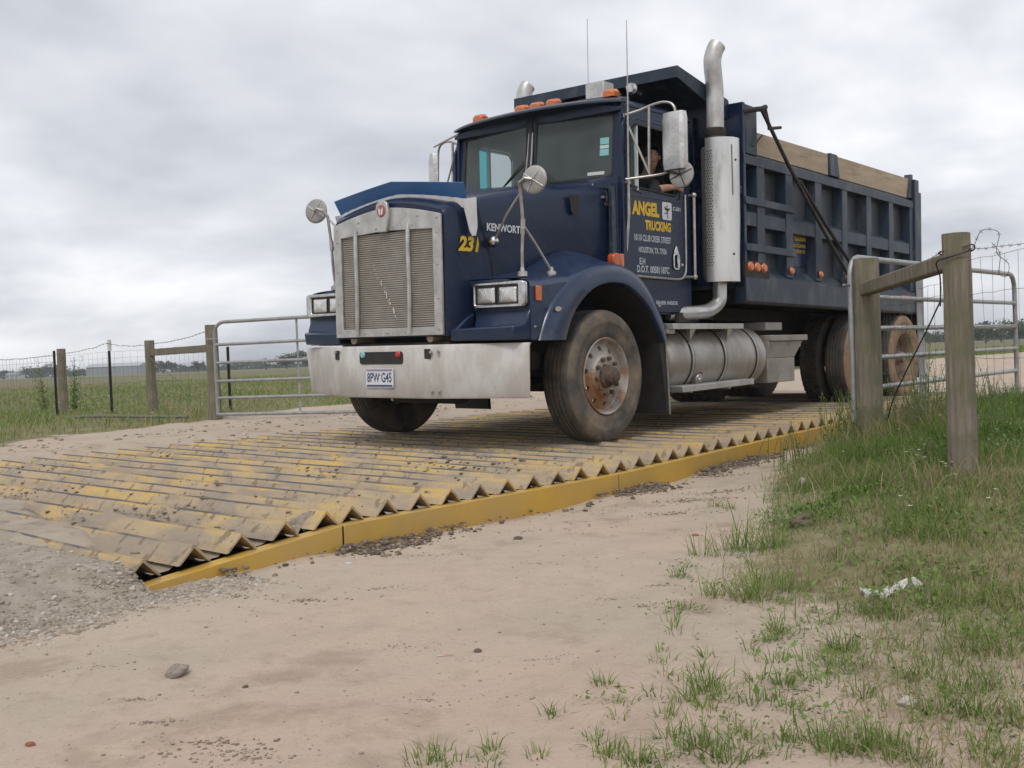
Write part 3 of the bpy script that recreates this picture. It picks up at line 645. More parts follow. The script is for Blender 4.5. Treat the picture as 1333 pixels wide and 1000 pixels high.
# roof
RX = [(.70, 2.845, 2.875), (.80, 2.90, 2.965), (1.0, 2.90, 2.985), (1.4, 2.91, 3.0), (1.75, 2.915, 2.99), (1.88, 2.90, 2.96)]
secs = []
for x, ze, zc in RX:
    top = []; ys = np.linspace(-.965, .965, 21)
    for y in ys: top.append((x, float(y), ze-.03+(zc-ze+.03)*(1-abs(y/.965)**6)))
    secs.append(top+[(x, .965, ze-.06), (x, -.965, ze-.06)])
cab.loft(secs, True, True)
cabo = cab.build('cab_shell', navy, truck, 40, bevel=.006)
# cowl in front of the windscreen
MB().hexa([(.50, -.80, 2.12), (.72, -.95, 2.10), (.72, .95, 2.10), (.50, .80, 2.12), (.52, -.78, 2.175), (.69, -.94, 2.235), (.69, .94, 2.235), (.52, .78, 2.175)]).build('cowl', navy, truck, 30, bevel=.012)
# windscreen
wf = MB()
for s in (-1, 1):
    A, B, Cc, D = V3((.635, 0, 2.17)), V3((.705, s*.955, 2.15)), V3((.765, s*.955, 2.86)), V3((.70, 0, 2.89))
    def wp(u, v): 
        p = A.lerp(B, u).lerp(D.lerp(Cc, u), v); return p
    out = []; inn = []; loop = rrect(.045, .915, .10, .90, [.06, .02, .03, .07], 6)
    for u, v in loop:
        inn.append(wp(u, v)); du, dv = u-.5, v-.5; k = .5/max(abs(du), abs(dv)); out.append(wp(.5+du*k, .5+dv*k))
    d = Vector((.028, 0, 0)); wf.ring(out, inn, d)
    rub = MB().ring([p+Vector((-.004, 0, 0)) for p in inn], [wp(.5+(u-.5)*.955, .5+(v-.5)*.94)+Vector((-.004, 0, 0)) for u, v in loop], (.012, 0, 0)).build('windscreen_seal', black, truck, 30)
    ws = MB().add([wp(.5+(u-.5)*.975, .5+(v-.5)*.96)+Vector((.008, 0, 0)) for u, v in loop], [tuple(range(len(loop)))]).build('windscreen', g_wind, truck, 0)
    if s < 0: WPN = (A, B, Cc, D)
wf.build('windscreen_frame', navy, truck, 30)
MB().hexa([(.615, -.022, 2.2), (.66, -.03, 2.2), (.66, .03, 2.2), (.615, .022, 2.2), (.685, -.014, 2.86), (.72, -.03, 2.86), (.72, .03, 2.86), (.685, .014, 2.86)]).build('windscreen_centre_post', black, truck)
A, B, Cc, D = WPN
def wq(u, v, o=-.006): return A.lerp(B, u).lerp(D.lerp(Cc, u), v)+Vector((o, 0, 0))
def sticker(u0, u1, v0, v1, m, nm='windscreen_sticker'):
    MB().add([wq(u0, v0, .004), wq(u1, v0, .004), wq(u1, v1, .004), wq(u0, v1, .004)], [(0, 1, 2, 3)]).build(nm, m, truck, 0)
sticker(.765, .86, .52, .60, cyan_p); sticker(.765, .86, .38, .46, cyan_p); sticker(.765, .86, .468, .51, M('sticker_pale', (.45, .62, .60), rough=.5)); sticker(.64, .82, .15, .19, paper, 'dash_paper')
wi = MB()
for p0, p1, t1 in (((.60, .05, 2.17), (.655, .045, 2.40), None), ((.60, -.05, 2.17), (.655, -.045, 2.40), None)):
    wi.tube([p0, p1], .008, 6)
wi.tube([(.628, .045, 2.43), (.60, .20, 2.30), (.60, .36, 2.20)], .008, 6); wi.tube([(.628, .05, 2.46), (.59, .16, 2.34), (.585, .30, 2.22)], .006, 6)
wi.tube([(.628, -.045, 2.43), (.60, -.17, 2.33), (.60, -.30, 2.23)], .008, 6); wi.tube([(.628, -.05, 2.40), (.60, -.13, 2.34), (.60, -.24, 2.25)], .006, 6)
wi.build('wipers', black, truck)
MB().tube([(.600, .03, 2.20), (.66, .022, 2.55), (.68, .02, 2.72)], .009, 6).build('wiper_arm', tube_m, truck)
MB().tube([(.600, -.03, 2.20), (.66, -.022, 2.55), (.68, -.02, 2.72)], .009, 6).build('wiper_arm', tube_m, truck)
# sun visor above the windscreen
vs = MB(); secs = []
for y in np.linspace(-.965, .965, 23):
    a = abs(y)/.965; xf = .545+.10*a**2+.05*a**8; zf = 2.893-.022*a**2
    secs.append([(xf, y, zf-.012), (xf, y, zf+.004), (xf+.05, y, zf+.03), (.86, y*.99, 2.968-.045*a**5), (.86, y*.99, 2.90), (.74, y, 2.862)])
vs.loft(secs, True, True).build('sun_visor', navy_d, truck, 35)
# marker lamps and horn on the roof
for y in (.72, .20, .02, -.17, -.80):
    zt = 2.962-.06*abs(y)**6
    lb = MB().loft([[(.80+a, y+b, zt+c) for b, c in ((-.065*w_, -.01), (-.065*w_, .035*h_), (-.04*w_, .062*h_), (.04*w_, .062*h_), (.065*w_, .035*h_), (.065*w_, -.01))] for a, w_, h_ in ((-.05, .7, .55), (-.03, .95, .85), (.03, 1, 1), (.04, 1, 1))], True, True).build('roof_marker_lamp', amber, truck, 35)
    MB().loft([[(.84+a, y+b, zt+c) for b, c in ((-.062*w_, -.01), (-.062*w_, .033*h_), (-.038*w_, .058*h_), (.038*w_, .058*h_), (.062*w_, .033*h_), (.062*w_, -.01))] for a, w_, h_ in ((0, 1, 1), (.07, .8, .6), (.13, .35, .1))], True, True).build('lamp_housing', chrome, lb, 35)
hb = MB(); hb.box((.82, -.715, 2.95), (.98, -.515, 3.10)); hb.build('roof_air_horn_cover', alu, truck, bevel=.01)
hn = MB(); hn.lathe([(0, 0), (.035, 0), (.048, .02), (.05, .05), (.03, .09), (.012, .16), (.012, .28)], (.86, -.965, 3.0), (1, .25, 0), 20); hn.build('air_horn', chrome, truck, 50)
# doors
DO = rrect(.695, 1.70, 1.375, 2.77, [.10, .16, .06, .08], 6)
for s in (-1, 1):
    DI = WIN if s < 0 else WINF
    d = MB().ring([(x, s*.958, z) for x, z in DO], [(x+(.0), s*.958, z) for x, z in DI], (0, s*.024, 0)).build('door', navy, truck, 30, bevel=.006)
    MB().ring([(x, s*.984, z) for x, z in DI], [(1.195+(x-1.195)*.965, s*.984, 2.41+(z-2.41)*.95) for x, z in DI], (0, s*.006, 0)).build('window_seal', black, d, 30)
    MB().ring([(1.195+(x-1.195)*1.0, s*.986, 2.41+(z-2.41)*1.0) for x, z in rrect(.75, 1.64, 2.07, 2.745, [.12, .16, .06, .08], 6)], [(x, s*.986, z) for x, z in rrect(.757, 1.633, 2.077, 2.738, [.12, .16, .06, .08], 6)], (0, s*.004, 0)).build('window_crease', navy_d, d, 30)
    tr = [(x, s*.99, z) for x, z in spline([(.80, 1.372), (1.2, 1.366), (1.58, 1.366), (1.67, 1.40), (1.705, 1.48), (1.71, 1.8), (1.71, 2.15)], 6)]
    MB().tube(tr, .011, 6).build('door_trim', tube_m, d)
    MB().tube([(.835+.0, s*.985, 2.12), (.98, s*.985, 2.10)], .004, 4).build('window_sill_strip', black, d)
    vg = MB().add([(x, s*.965, z) for x, z in (((.80, 2.15), (.91, 2.145), (.91, 2.665), (.86, 2.66), (.825, 2.60)) if s < 0 else ((1.03, 2.17), (1.195, 2.17), (1.195, 2.755), (1.07, 2.755), (1.03, 2.70)))], [(0, 1, 2, 3, 4)]).build('vent_window', g_vent, d, 0)
    MB().box((.91 if s < 0 else 1.195, s*.955, 2.12), (.93 if s < 0 else 1.225, s*.99, 2.68 if s < 0 else 2.76)).build('vent_window_bar', white_p, d, bevel=.003)
    # handle
    hl = MB().ring([(x, s*.984, z) for x, z in [(1.535+a, 1.525+b) for a, b in rrect(-.055, .055, -.075, .075, .03)]], [(x, s*.984, z) for x, z in [(1.535+a, 1.525+b) for a, b in rrect(-.038, .038, -.058, .058, .02)]], (0, s*.014, 0))
    hl.prism([(1.49, s*.984, 1.59), (1.58, s*.984, 1.59), (1.545, s*.984, 1.665), (1.525, s*.984, 1.665)], (0, s*.012, 0)); hl.box((1.545, s*.984, 1.47), (1.565, s*1.0, 1.58))
    hl.build('door_handle', chrome, d, 30, bevel=.003)
    MB().box((1.46, s*.9845, 1.47), (1.60, s*.9855, 1.60)).build('handle_recess', black, d) if False else None
    MB().lathe([(0, .012), (.012, .012), (.016, 0)], (1.645, s*.982, 1.5), (0, s, 0), 12).build('door_lock', chrome, d)
    if s < 0: door = d
Y0 = -.9845
text('ANGEL', 'door_lettering', yellow_t, door, (.825, Y0, 1.905), 'side', .44, .128, .055)
text('TRUCKING', 'door_lettering', yellow_t, door, (1.03, Y0, 1.785), 'side', .43, .088, .05)
text('10110 CLUB CREEK STREET', 'door_lettering', grey_t, door, (.855, Y0, 1.682), 'side', .60, .058, .03)
text('HOUSTON, TX. 77036', 'door_lettering', grey_t, door, (.92, Y0, 1.572), 'side', .46, .062, .03)
text('E.H', 'door_lettering', grey_t, door, (.93, Y0, 1.475), 'side', .09, .06, .03)
text('D.O.T. 00581187C', 'door_lettering', grey_t, door, (.89, Y0, 1.405), 'side', .53, .064, .03)
text('C-231', 'door_lettering', white_t, door, (1.50, Y0, 1.99), 'side', .13, .034, .03)
text('EXTINGUISHER INSIDE', 'cab_lettering', grey_t, cabo, (.98, -.957, 1.13), 'side', .62, .034, .03)
lg = MB().prism([(x, Y0, z) for x, z in rrect(1.315, 1.475, 1.895, 2.055, .02)], (0, -.0015, 0)).build('door_logo', M('logo_white', (.62, .64, .68), rough=.5), door, 0)
lf = MB()
def blob(pts): lf.prism([(1.395+x*.155, Y0-.0019, 1.975+z*.155) for x, z in pts], (0, -.0008, 0))
blob([(.0, .36), (.06, .33), (.07, .24), (.02, .19), (-.05, .22), (-.06, .31)]); blob([(-.04, .18), (.10, .16), (.14, .02), (.06, -.10), (-.02, -.06), (-.08, .05)])
blob([(-.06, .14), (-.22, .26), (-.30, .20), (-.24, .08), (-.10, .03)]); blob([(.12, .14), (.26, .22), (.30, .12), (.18, .02)])
blob([(.05, -.08), (.12, -.20), (.05, -.34), (.18, -.40), (.12, -.43), (-.02, -.36), (.04, -.22), (-.02, -.08)]); blob([(-.02, -.05), (-.16, -.14), (-.28, -.10), (-.30, -.14), (-.16, -.20), (.0, -.12)])
lf.build('logo_figure', black, door, 0)
# grab rail behind the door, hinge, cowl side lamp
for s in (-1, 1):
    gb = MB(); gb.tube([(1.80, s*1.03, 1.385), (1.80, s*1.03, 2.16)], .014, 8)
    for z in (1.39, 2.15): gb.ball((1.80, s*1.03, z), .026, n=10, m=6); gb.tube([(1.80, s*1.03, z), (1.70 if z < 2 else 1.80, s*.975, z+.0)], .012, 6)
    gb.build('grab_rail', tube_m, truck)
tl = MB().lathe([(0, .03), (.045, .028), (.06, .015), (.06, 0)], (.61, -.96, 1.505), (0, -1, 0), 20)
MB().prism([(.575+a, -.925, 1.50+b) for a, b in rrect(-.06, .06, -.058, .058, .045)], (0, -.07, 0)).build('turn_lamp', M('turn_lens', (.48, .085, .015), rough=.3, coat=.4), truck, 40, bevel=.012)
MB().box((.635, -.925, 1.44), (.685, -.99, 1.555)).build('side_reflector', amber, truck, bevel=.006)
MB().box((.59, -.94, 1.2), (.665, -.90, 2.13)).build('cowl_side_panel', navy_d, truck, bevel=.004)
rb = MB()
for k in range(9): rb.lathe([(0, .004), (.005, .003), (.007, 0)], (.60, -.94, 1.66+k*.052), (0, -1, 0), 8); rb.lathe([(0, .004), (.005, .003), (.007, 0)], (.652, -.94, 1.66+k*.052), (0, -1, 0), 8)
rb.build('panel_rivets', navy_d, truck)
MB().box((.54, -.885, 2.03), (.60, -.855, 2.05)).build('hood_latch_hook', tube_m, truck)
lt = MB(); lt.tube([(.56, -.895, 2.10), (.565, -.905, 2.03), (.56, -.90, 1.99)], .007, 6); lt.box((.545, -.91, 1.965), (.58, -.885, 1.995)); lt.build('hood_latch', black, truck)
MB().tube([(.672, -.885, 2.12), (.668, -.885, 1.6), (.664, -.88, 1.30)], .005, 5).build('hood_gap', black, hood)
# interior
it = MB(); it.box((.72, -.9, 1.9), (.98, .9, 2.16)); it.box((1.35, -.80, 1.35), (1.80, -.25, 1.78)); it.box((1.66, -.80, 1.7), (1.82, -.25, 2.42)); it.box((1.35, .25, 1.35), (1.80, .80, 1.78)); it.box((1.68, .25, 1.7), (1.82, .80, 2.35))
it.box((.72, -.92, 2.84), (1.83, .92, 2.86)); it.box((1.815, -.92, 1.1), (1.826, .92, 2.0)); it.box((1.815, -.92, 2.0), (1.826, .92, 2.86))
it.build('cab_interior', blackv, truck, bevel=.02)
sw = MB(); cc = Vector((1.13, -.52, 2.12)); ax_ = Vector((-.75, 0, .6)).normalized(); sw.tube([cc+.21*(math.cos(a)*Vector((0, 1, 0))+math.sin(a)*ax_.cross(Vector((0, 1, 0)))) for a in np.linspace(0, 2*math.pi, 25)], .014, 6)
sw.tube([cc, (.95, -.52, 1.95)], .02, 6); sw.tube([cc+Vector((0, .2, 0)), cc-Vector((0, .2, 0))], .012, 6); sw.build('steering_wheel', black, truck)
# west-coast mirrors
def wmirror(s):
    xm = .86; t = MB()
    yo = s*1.175
    t.tube(spline([(.775, s*.965, 2.755), (.84, s*1.08, 2.79), (.88, yo, 2.825), (.90, s*1.28, 2.835), (.91, s*1.36, 2.80), (.91, s*1.385, 2.70), (.90, s*1.385, 2.40), (.90, s*1.375, 2.29), (.88, s*1.31, 2.235), (.84, s*1.18, 2.215), (.66, s*.80, 2.185), (.60, s*.66, 2.17)], 5), .0115, 8)
    t.tube([(.87, yo-s*.03, 2.82), (.855, yo-s*.03, 2.22)], .0125, 8)
    t.tube([(.765, s*.94, 2.78), (.85, yo-s*.02, 2.23)], .0115, 8)
    (t.tube([(.87, s*1.40, 2.80), (.77, s*.965, 2.86)], .009, 6), t.tube([(.86, s*1.22, 2.42), (.77, s*.965, 2.82)], .009, 6)) if s > 0 else None
    t.tube([(.90, s*1.385, 2.29), (.90, s*1.42, 2.25)], .012, 6)
    ms = MB()
    sec = rrect(-.09, .10, -.235, .235, .03, 4)
    nz_ = 9; secs = []
    cx, cy, cz = .86, s*1.400, 2.485
    ang = rad(6)*s if s < 0 else rad(-42)
    def R(p): x, y = p; return (cx+x*math.cos(ang)-y*math.sin(ang)*1, cy+x*math.sin(ang)+y*math.cos(ang))
    for z in np.linspace(-.24, .24, nz_):
        e = .0 if abs(z) < .235 else .012; row = []
        for x, y in ((-.045+e, -.085), (-.052+e, 0), (-.045+e, .085), (-.02, .112-e), (.03, .115-e), (.03, -.115+e), (-.02, -.112+e)):
            dent = .022*math.exp(-((z-.12)/.06)**2-((y*-s-.06)/.05)**2) if x < 0 else 0
            X, Y = R((x+dent, y)); row.append((X, Y, cz+z))
        secs.append(row)
    m = ms.loft(secs, True, True).build('side_mirror', mir_m, truck, 35)
    t.build('mirror_bracket', tube_m, m)
    X, Y = R((.032, 0)); gl = MB().box((-.001, -.10, -.225), (.001, .10, .225)).build('mirror_glass', chrome, m, xf=lambda q: (R((.032+q[0], q[1]))[0], R((.032+q[0], q[1]))[1], cz+q[2]))
    if s < 0:
        c = Vector((.87, -1.455, 2.20)); nrm = Vector((-1, -.08, .03)).normalized()
        r = MB().lathe([(0, .012), (.05, .011), (.09, .008), (.108, .003), (.114, -.006), (.108, -.012), (0, -.012)], c, nrm, 32).build('spot_mirror', mir_r, truck, 40)
        u = nrm.cross(Vector((0, 0, 1))).normalized(); v = nrm.cross(u); q = MB()
        for a in (20, 110): d = math.cos(rad(a))*u+math.sin(rad(a))*v; q.tube([c+nrm*.006+d*.105, c+nrm*.026, c+nrm*.006-d*.105], .004, 5)
        q.tube([c+nrm*.026, (.85, -1.33, 2.235)], .010, 6); q.build('mirror_back_ribs', dark_m, r)
wmirror(-1); wmirror(1)
# aerials
MB().tube([(.745, -.955+.0, 1.42), (.752, -1.0, 1.9), (.755, -1.0, 2.17), (.76, -1.0, 2.6), (.79, -.985, 3.0), (.815, -.97, 3.57)], .008, 6, rs=[.013, .013, .011, .009, .006, .0035]).build('whip_aerial', tube_m, truck)
MB().tube([(1.0, -.42, 2.98), (1.0, -.425, 3.73)], .0035, 5).build('roof_aerial', tube_m, truck)
MB().tube([(.76, -.96, 2.17), (.755, -1.01, 2.17)], .018, 8).build('aerial_clamp', tube_m, truck)

# --- exhaust stacks
for s in (-1, 1):
    cx, cy = 2.10, (s*1.10 if s < 0 else 1.19)
    pth = spline([(cx, cy, 2.6), (cx, cy, 3.1), (cx-.012, cy, 3.24), (cx-.032, cy, 3.35), (cx-.042, cy-.004, 3.43), (cx-.034, cy-.014, 3.49), (cx-.018, cy-.026, 3.54), (cx+.0, cy-.036, 3.57)], 5)
    p = MB().tube(pth, .083, 20, caps=False).build('exhaust_pipe', alu, truck, 50)
    MB().tube(pth[-6:], .076, 16, caps=False).build('pipe_inside', dark_m, p, 50)
    MB().lathe([(.0, 2.62), (.125, 2.62), (.14, 2.60), (.14, 1.40), (.12, 1.36), (.0, 1.36)], (cx, cy, 0), (0, 0, 1), 28).build('muffler', M('perforated_muffler', (.26, .26, .245), (.18, .18, .17), scale=30, rough=.5, metal=.6), truck, 35)
    cl = MB().lathe([(.085, 2.63), (.10, 2.65), (.10, 2.70), (.092, 2.72), (.10, 2.74), (.10, 2.79), (.085, 2.80)], (cx, cy, 0), (0, 0, 1), 24); cl.box((cx-.13, cy-.02, 2.66), (cx-.09, cy+.02, 2.70)); cl.build('pipe_clamp', dark_m, truck)
    # curved heat shield open towards the cab
    a0, a1 = (rad(168), rad(372)) if s < 0 else (rad(-12), rad(192)); n = 30
    sh = MB(); secs = []
    for z in (1.345, 1.36, 1.6, 1.9, 2.2, 2.5, 2.675, 2.69):
        row = []
        for k in range(n+1):
            a = a0+(a1-a0)*k/n; r = .192; dn = 0
            if z < 1.7: dn = .02*math.exp(-((k-22)/4)**2)
            row.append((cx+.03+(r-dn)*math.cos(a), cy+s*.015+(r-dn)*math.sin(a), z))
        secs.append(row)
    sh.loft(secs, False, False); so_ = sh.build('heat_shield', shield_m, truck, 50); md = so_.modifiers.new('thickness', 'SOLIDIFY'); md.thickness = .004
    if s < 0:
        ho = MB()
        for k in range(42):
            for q in (0, 1, 2):
                a = rad(172+q*7+3.5*(k % 2)); z = 1.50+k*.026
                ho.lathe([(0, .003), (.006, .003), (.006, 0)], (cx+.03+.192*math.cos(a), cy-.015+.192*math.sin(a), z), (math.cos(a), math.sin(a), 0), 6)
        ho.build('shield_perforations', black, so_, 0)
        bo = MB()
        for a, z in ((262, 2.48), (310, 2.44), (250, 1.60), (320, 1.62)):
            a = rad(a); bo.lathe([(0, .008), (.010, .006), (.012, 0)], (cx+.03+.192*math.cos(a), cy-.015+.192*math.sin(a), z), (math.cos(a), math.sin(a), 0), 8)
        bo.build('shield_bolts', dark_m, so_)
        MB().tube([(cx+.03+.196*math.cos(rad(247)), cy-.015+.196*math.sin(rad(247)), 2.62), (cx+.03+.195*math.cos(rad(249)), cy-.015+.195*math.sin(rad(249)), 2.15)], .003, 4).build('shield_scratch', dark_m, so_)
    MB().tube(spline([(cx+.04, cy, 1.42), (cx+.04, cy, 1.27), (cx+.02, cy+.0, 1.17), (cx-.06, cy-s*.03, 1.10), (cx-.20, cy-s*.07, 1.065), (cx-.5, cy-s*.25, 1.05)], 5), .066, 18).build('exhaust_elbow', alu, truck, 50)

# --- fuel tanks, steps, straps (both sides), boxes behind
for s in (-1, 1):
    tk = MB().lathe([(0, 0), (.16, .0), (.26, .02), (.298, .055), (.305, .10), (.305, 1.75), (.298, 1.80), (.25, 1.83), (0, 1.84)], (1.06, s*.91, .625), (1, 0, 0), 48).build('fuel_tank', tank_m, truck, 45)
    for x in (1.42, 2.02, 2.66):
        sb = MB(); 
        for dx in (-.022, .022): sb.lathe([(.306, dx-.006), (.313, dx-.006), (.313, dx+.006), (.306, dx+.006)], (x, s*.91, .625), (1, 0, 0), 48)
        sb.build('strap_rubber', black, tk, 30)
        MB().lathe([(.306, -.014), (.316, -.014), (.316, .014), (.306, .014)], (x, s*.91, .625), (1, 0, 0), 48).build('tank_strap', alu, tk, 30)
    MB().lathe([(.05, 0), (.05, .03), (.02, .035), (.02, .05), (0, .05)], (1.55, s*(.91+.26), .46), (0, s*.85, -.45), 12).build('tank_fitting', alu, tk)
    MB().lathe([(0, .012), (.05, .012), (.075, .004), (.08, -.02)], (1.56, s*(.91+.265), .45), (0, s*.88, -.42), 16).build('tank_stain', M('tank_stain', (.14, .10, .09), rough=.8), tk)
    st = MB(); st.hexa([(1.0, s*.82, .905), (2.28, s*.82, .905), (2.28, s*1.27, .90), (1.0, s*1.27, .90), (1.0, s*.82, .955), (2.28, s*.82, .955), (2.28, s*1.27, .95), (1.0, s*1.27, .95)])
    for x in (1.35, 2.03): st.prism([(x, s*1.26, .90), (x, s*1.18, .90), (x, s*1.215, .76)], (.012, 0, 0)); st.prism([(x-.05, s*1.262, .90), (x+.05, s*1.262, .90), (x, s*1.225, .79)], (0, -s*.006, 0))
    st.build('tank_step', alu, truck, bevel=.006)
    s2 = MB(); s2.hexa([(1.10, s*1.10, .345), (2.42, s*1.10, .36), (2.42, s*1.30, .365), (1.10, s*1.30, .345), (1.10, s*1.10, .40), (2.42, s*1.10, .415), (2.42, s*1.30, .42), (1.10, s*1.30, .40)])
    s2.box((1.4, s*.9, .33), (1.44, s*1.2, .36)); s2.box((2.1, s*.9, .33), (2.14, s*1.2, .36)); s2.build('lower_step', alu, truck, bevel=.005)
    MB().box((1.0, s*.90, .86), (1.12, s*1.22, .93)).build('tank_bracket', alu, truck, bevel=.01)
    bx = MB(); bx.box((3.0, s*.72, .885), (3.36, s*1.14, .965)); bx.build('battery_cover', M('dusty_box_metal', (.36, .335, .30), (.29, .265, .235), scale=5, rough=.7, metal=.3, c3=(.22, .19, .16), s3=4, thr3=.6), truck, bevel=.008)
    b2_ = MB(); b2_.box((2.98, s*.74, .775), (3.84, s*1.20, .835)); b2_.hexa([(2.98, s*.80, .60), (3.62, s*.80, .60), (3.62, s*1.15, .60), (2.98, s*1.15, .60), (2.98, s*.78, .774), (3.76, s*.78, .774), (3.76, s*1.18, .774), (2.98, s*1.18, .774)])
    b2_.box((2.98, s*.80, .35), (3.60, s*1.16, .598)); b2_.build('tool_box', MATS['dusty_box_metal'], truck, bevel=.006)
    MB().prism([(2.85, s*1.02, .64), (3.0, s*1.02, .64), (3.12, s*1.02, .36), (3.1, s*1.02, .30), (2.9, s*1.02, .32)], (0, -s*.3, 0)).build('tank_hanger', dark_m, truck)
    MB().box((1.60, s*.93, .97), (1.95, s*.97, 1.06)).build('cab_mount', dark_m, truck)

# --- dump body (leans down slightly to its tail)
def bz_(q): x, y, z = q; return (x, y, z-.017*(x-2.43))
def B(name, mb, mat, parent=None, **k): return mb.build(name, mat, parent or truck, xf=bz_, **k)
x0, x1 = 2.43, 7.12
sheet = MB()
for s in (-1, 1): sheet.box((x0, s*1.10, 1.30), (x1, s*1.085, 2.60))
sheet.box((x0, -1.085, 1.30), (x1, 1.085, 1.34)); body = B('dump_box', sheet, M('dump_sheet_dark', (.020, .027, .042), (.038, .046, .058), scale=2, rough=.45, c3=(.085, .088, .09), s3=3, thr3=.62, soft3=.15, stretch=(1, 1, .6)))
bh = MB(); bh.box((x0, -1.215, 1.30), (x0+.05, 1.215, 3.085)); bh.box((x0-.06, -.7, 1.4), (x0, -.62, 3.0)); bh.box((x0-.06, .62, 1.4), (x0, .7, 3.0)); bh.box((x0-.05, -1.2, 2.2), (x0, 1.2, 2.28)); B('front_bulkhead', bh, navy, None, bevel=.006)
for s in (-1, 1):
    o = 1.22
    cp = MB(); cp.box((x0+.051, s*1.12, 2.60), (2.71, s*o, 3.07)); cp.box((x0+.001, s*1.10, 1.30), (x0+.05, s*1.216, 3.05)); B('corner_post', cp, bodyg, None, bevel=.006)
    tr = MB().prism([(x0, s*1.09, 2.50), (x0, s*o, 2.50), (x0, s*o, 2.585), (x0, s*1.17, 2.625), (x0, s*1.09, 2.625)], (x1-x0, 0, 0)); B('top_rail', tr, bodyg)
    px = [2.50, 2.73+.06, 3.42, 4.13, 4.83, 5.53, 6.23, 6.93]
    for i, x in enumerate(px):
        wd = .19 if i < 4 else .17
        if i == 0: continue
        p_ = MB().prism([(x-wd/2, s*1.10, 0), (x-wd/2+.015, s*1.212, 0), (x+wd/2-.015, s*1.212, 0), (x+wd/2, s*1.10, 0)], (0, 0, 1.15)); p_.v = [(a, b, c+1.44) for a, b, c in p_.v]; B('side_post', p_, bodyg, None, bevel=.004)
    mr = MB().prism([(x0, s*1.10, 2.10), (x0, s*1.205, 2.04), (x0, s*1.205, 1.91), (x0, s*1.10, 1.90)], (x1-x0-.2, 0, 0)); B('mid_rail', mr, bodyg, None)
    lr = MB().prism([(x0, s*1.10, 1.52), (x0, s*1.225, 1.415), (x0, s*1.225, 1.175), (x0, s*1.20, 1.15), (x0, s*1.10, 1.15)], (x1-x0, 0, 0)); B('bottom_rail', lr, bodyg, None)
    for z in (2.145, 1.695): B('side_bar', MB().box((x0, s*1.213, z-.035), (3.53, s*1.235, z+.035)), bodyg, None, bevel=.003)
    rp = MB(); rp.box((6.99, s*1.10, 1.15), (7.13, s*1.235, 2.87)); rp.box((7.131, s*1.10, 1.15), (7.22, s*1.232, 2.72)); B('rear_corner_post', rp, bodyg, None, bevel=.006)
    wd = MB(); wd.hexa([(2.72, s*1.13, 2.626), (4.46, s*1.13, 2.626), (4.46, s*1.18, 2.626), (2.72, s*1.18, 2.626), (2.76, s*1.13, 2.845), (4.46, s*1.13, 2.86), (4.46, s*1.18, 2.86), (2.76, s*1.18, 2.845)]); B('side_board', wd, wood_b, None, bevel=.003)
    wd = MB(); wd.hexa([(4.68, s*1.13, 2.626), (6.86, s*1.13, 2.626), (6.86, s*1.18, 2.626), (4.68, s*1.18, 2.626), (4.64, s*1.13, 2.865), (6.94, s*1.13, 2.875), (6.94, s*1.18, 2.875), (4.64, s*1.18, 2.865)]); B('side_board', wd, wood_b, None, bevel=.003)
    B('board_bracket', MB().prism([(x, s*1.12, z) for x, z in ((4.46, 2.626), (4.72, 2.626), (4.655, 2.87), (4.47, 2.87))], (0, s*.085, 0)), bodyg, None, bevel=.003)
    B('board_bracket', MB().prism([(x, s*1.12, z) for x, z in ((6.84, 2.626), (7.0, 2.626), (7.0, 2.93), (6.93, 2.93))], (0, s*.085, 0)), bodyg, None, bevel=.003)
    for x in (3.42, 4.13, 4.83, 6.2):
        B('side_marker_light', MB().lathe([(0, .022), (.028, .020), (.038, .008), (.04, 0)], (x, s*1.226 if x > 3 else s*1.2, 1.51), (0, s, 0), 16), amber if x < 6 else redl)
    for x in (2.52, 2.66, 2.80): B('side_marker_light', MB().lathe([(0, .024), (.036, .022), (.05, .008), (.052, 0)], (x, s*1.226, 1.505), (0, s, 0), 18), amber)
    B('light_bracket', MB().box((2.42, s*1.20, 1.40), (2.92, s*1.226, 1.56)), dark_m)
    for x in (6.55, 6.66, 6.77): B('rear_side_light', MB().lathe([(0, .02), (.03, .018), (.04, 0)], (x, s*1.226, 1.34), (0, s, 0), 14), redl)
    # tarp arm
    ta = MB(); Y = s*1.32
    ta.tube([(2.62, Y, 3.02), (3.2, Y, 2.545), (4.0, Y, 1.97), (4.72, Y, 1.47)], .019, 8); ta.tube([(3.50, Y-s*.03, 2.44), (4.1, Y-s*.03, 2.06), (4.9, Y-s*.03, 1.60)], .019, 8)
    ta.tube([(2.45, s*1.2, 3.0), (2.62, Y, 3.03), (2.70, Y, 3.06)], .026, 8); ta.tube([(2.68, Y, 3.06), (2.78, Y, 2.86)], .018, 6); ta.tube([(2.76, Y, 2.86), (3.02, Y, 2.91)], .016, 6)
    ta.tube([(2.72, s*1.27, 2.80), (2.60, s*1.23, 2.68)], .010, 5); B('tarp_arm', ta, dark_m)
    B('arm_pivot', MB().lathe([(0, .06), (.05, .06), (.06, 0)], (4.74, s*1.226, 1.46), (0, s, 0), 14), dark_m)
text('TRUCKING', 'dump_box_lettering', yellow_t, body, (3.70, -1.118, 1.835), 'side', .30, .055, .05); text('10110 CLUB CREEK', 'dump_box_lettering', yellow_t, body, (3.70, -1.118, 1.765), 'side', .30, .035, .02); text('HOUSTON TX', 'dump_box_lettering', yellow_t, body, (3.70, -1.118, 1.705), 'side', .28, .035, .02)
MB().box((3.66, -1.115, 1.56), (4.03, -1.101, 1.90)).build('lettering_panel', navy, body)
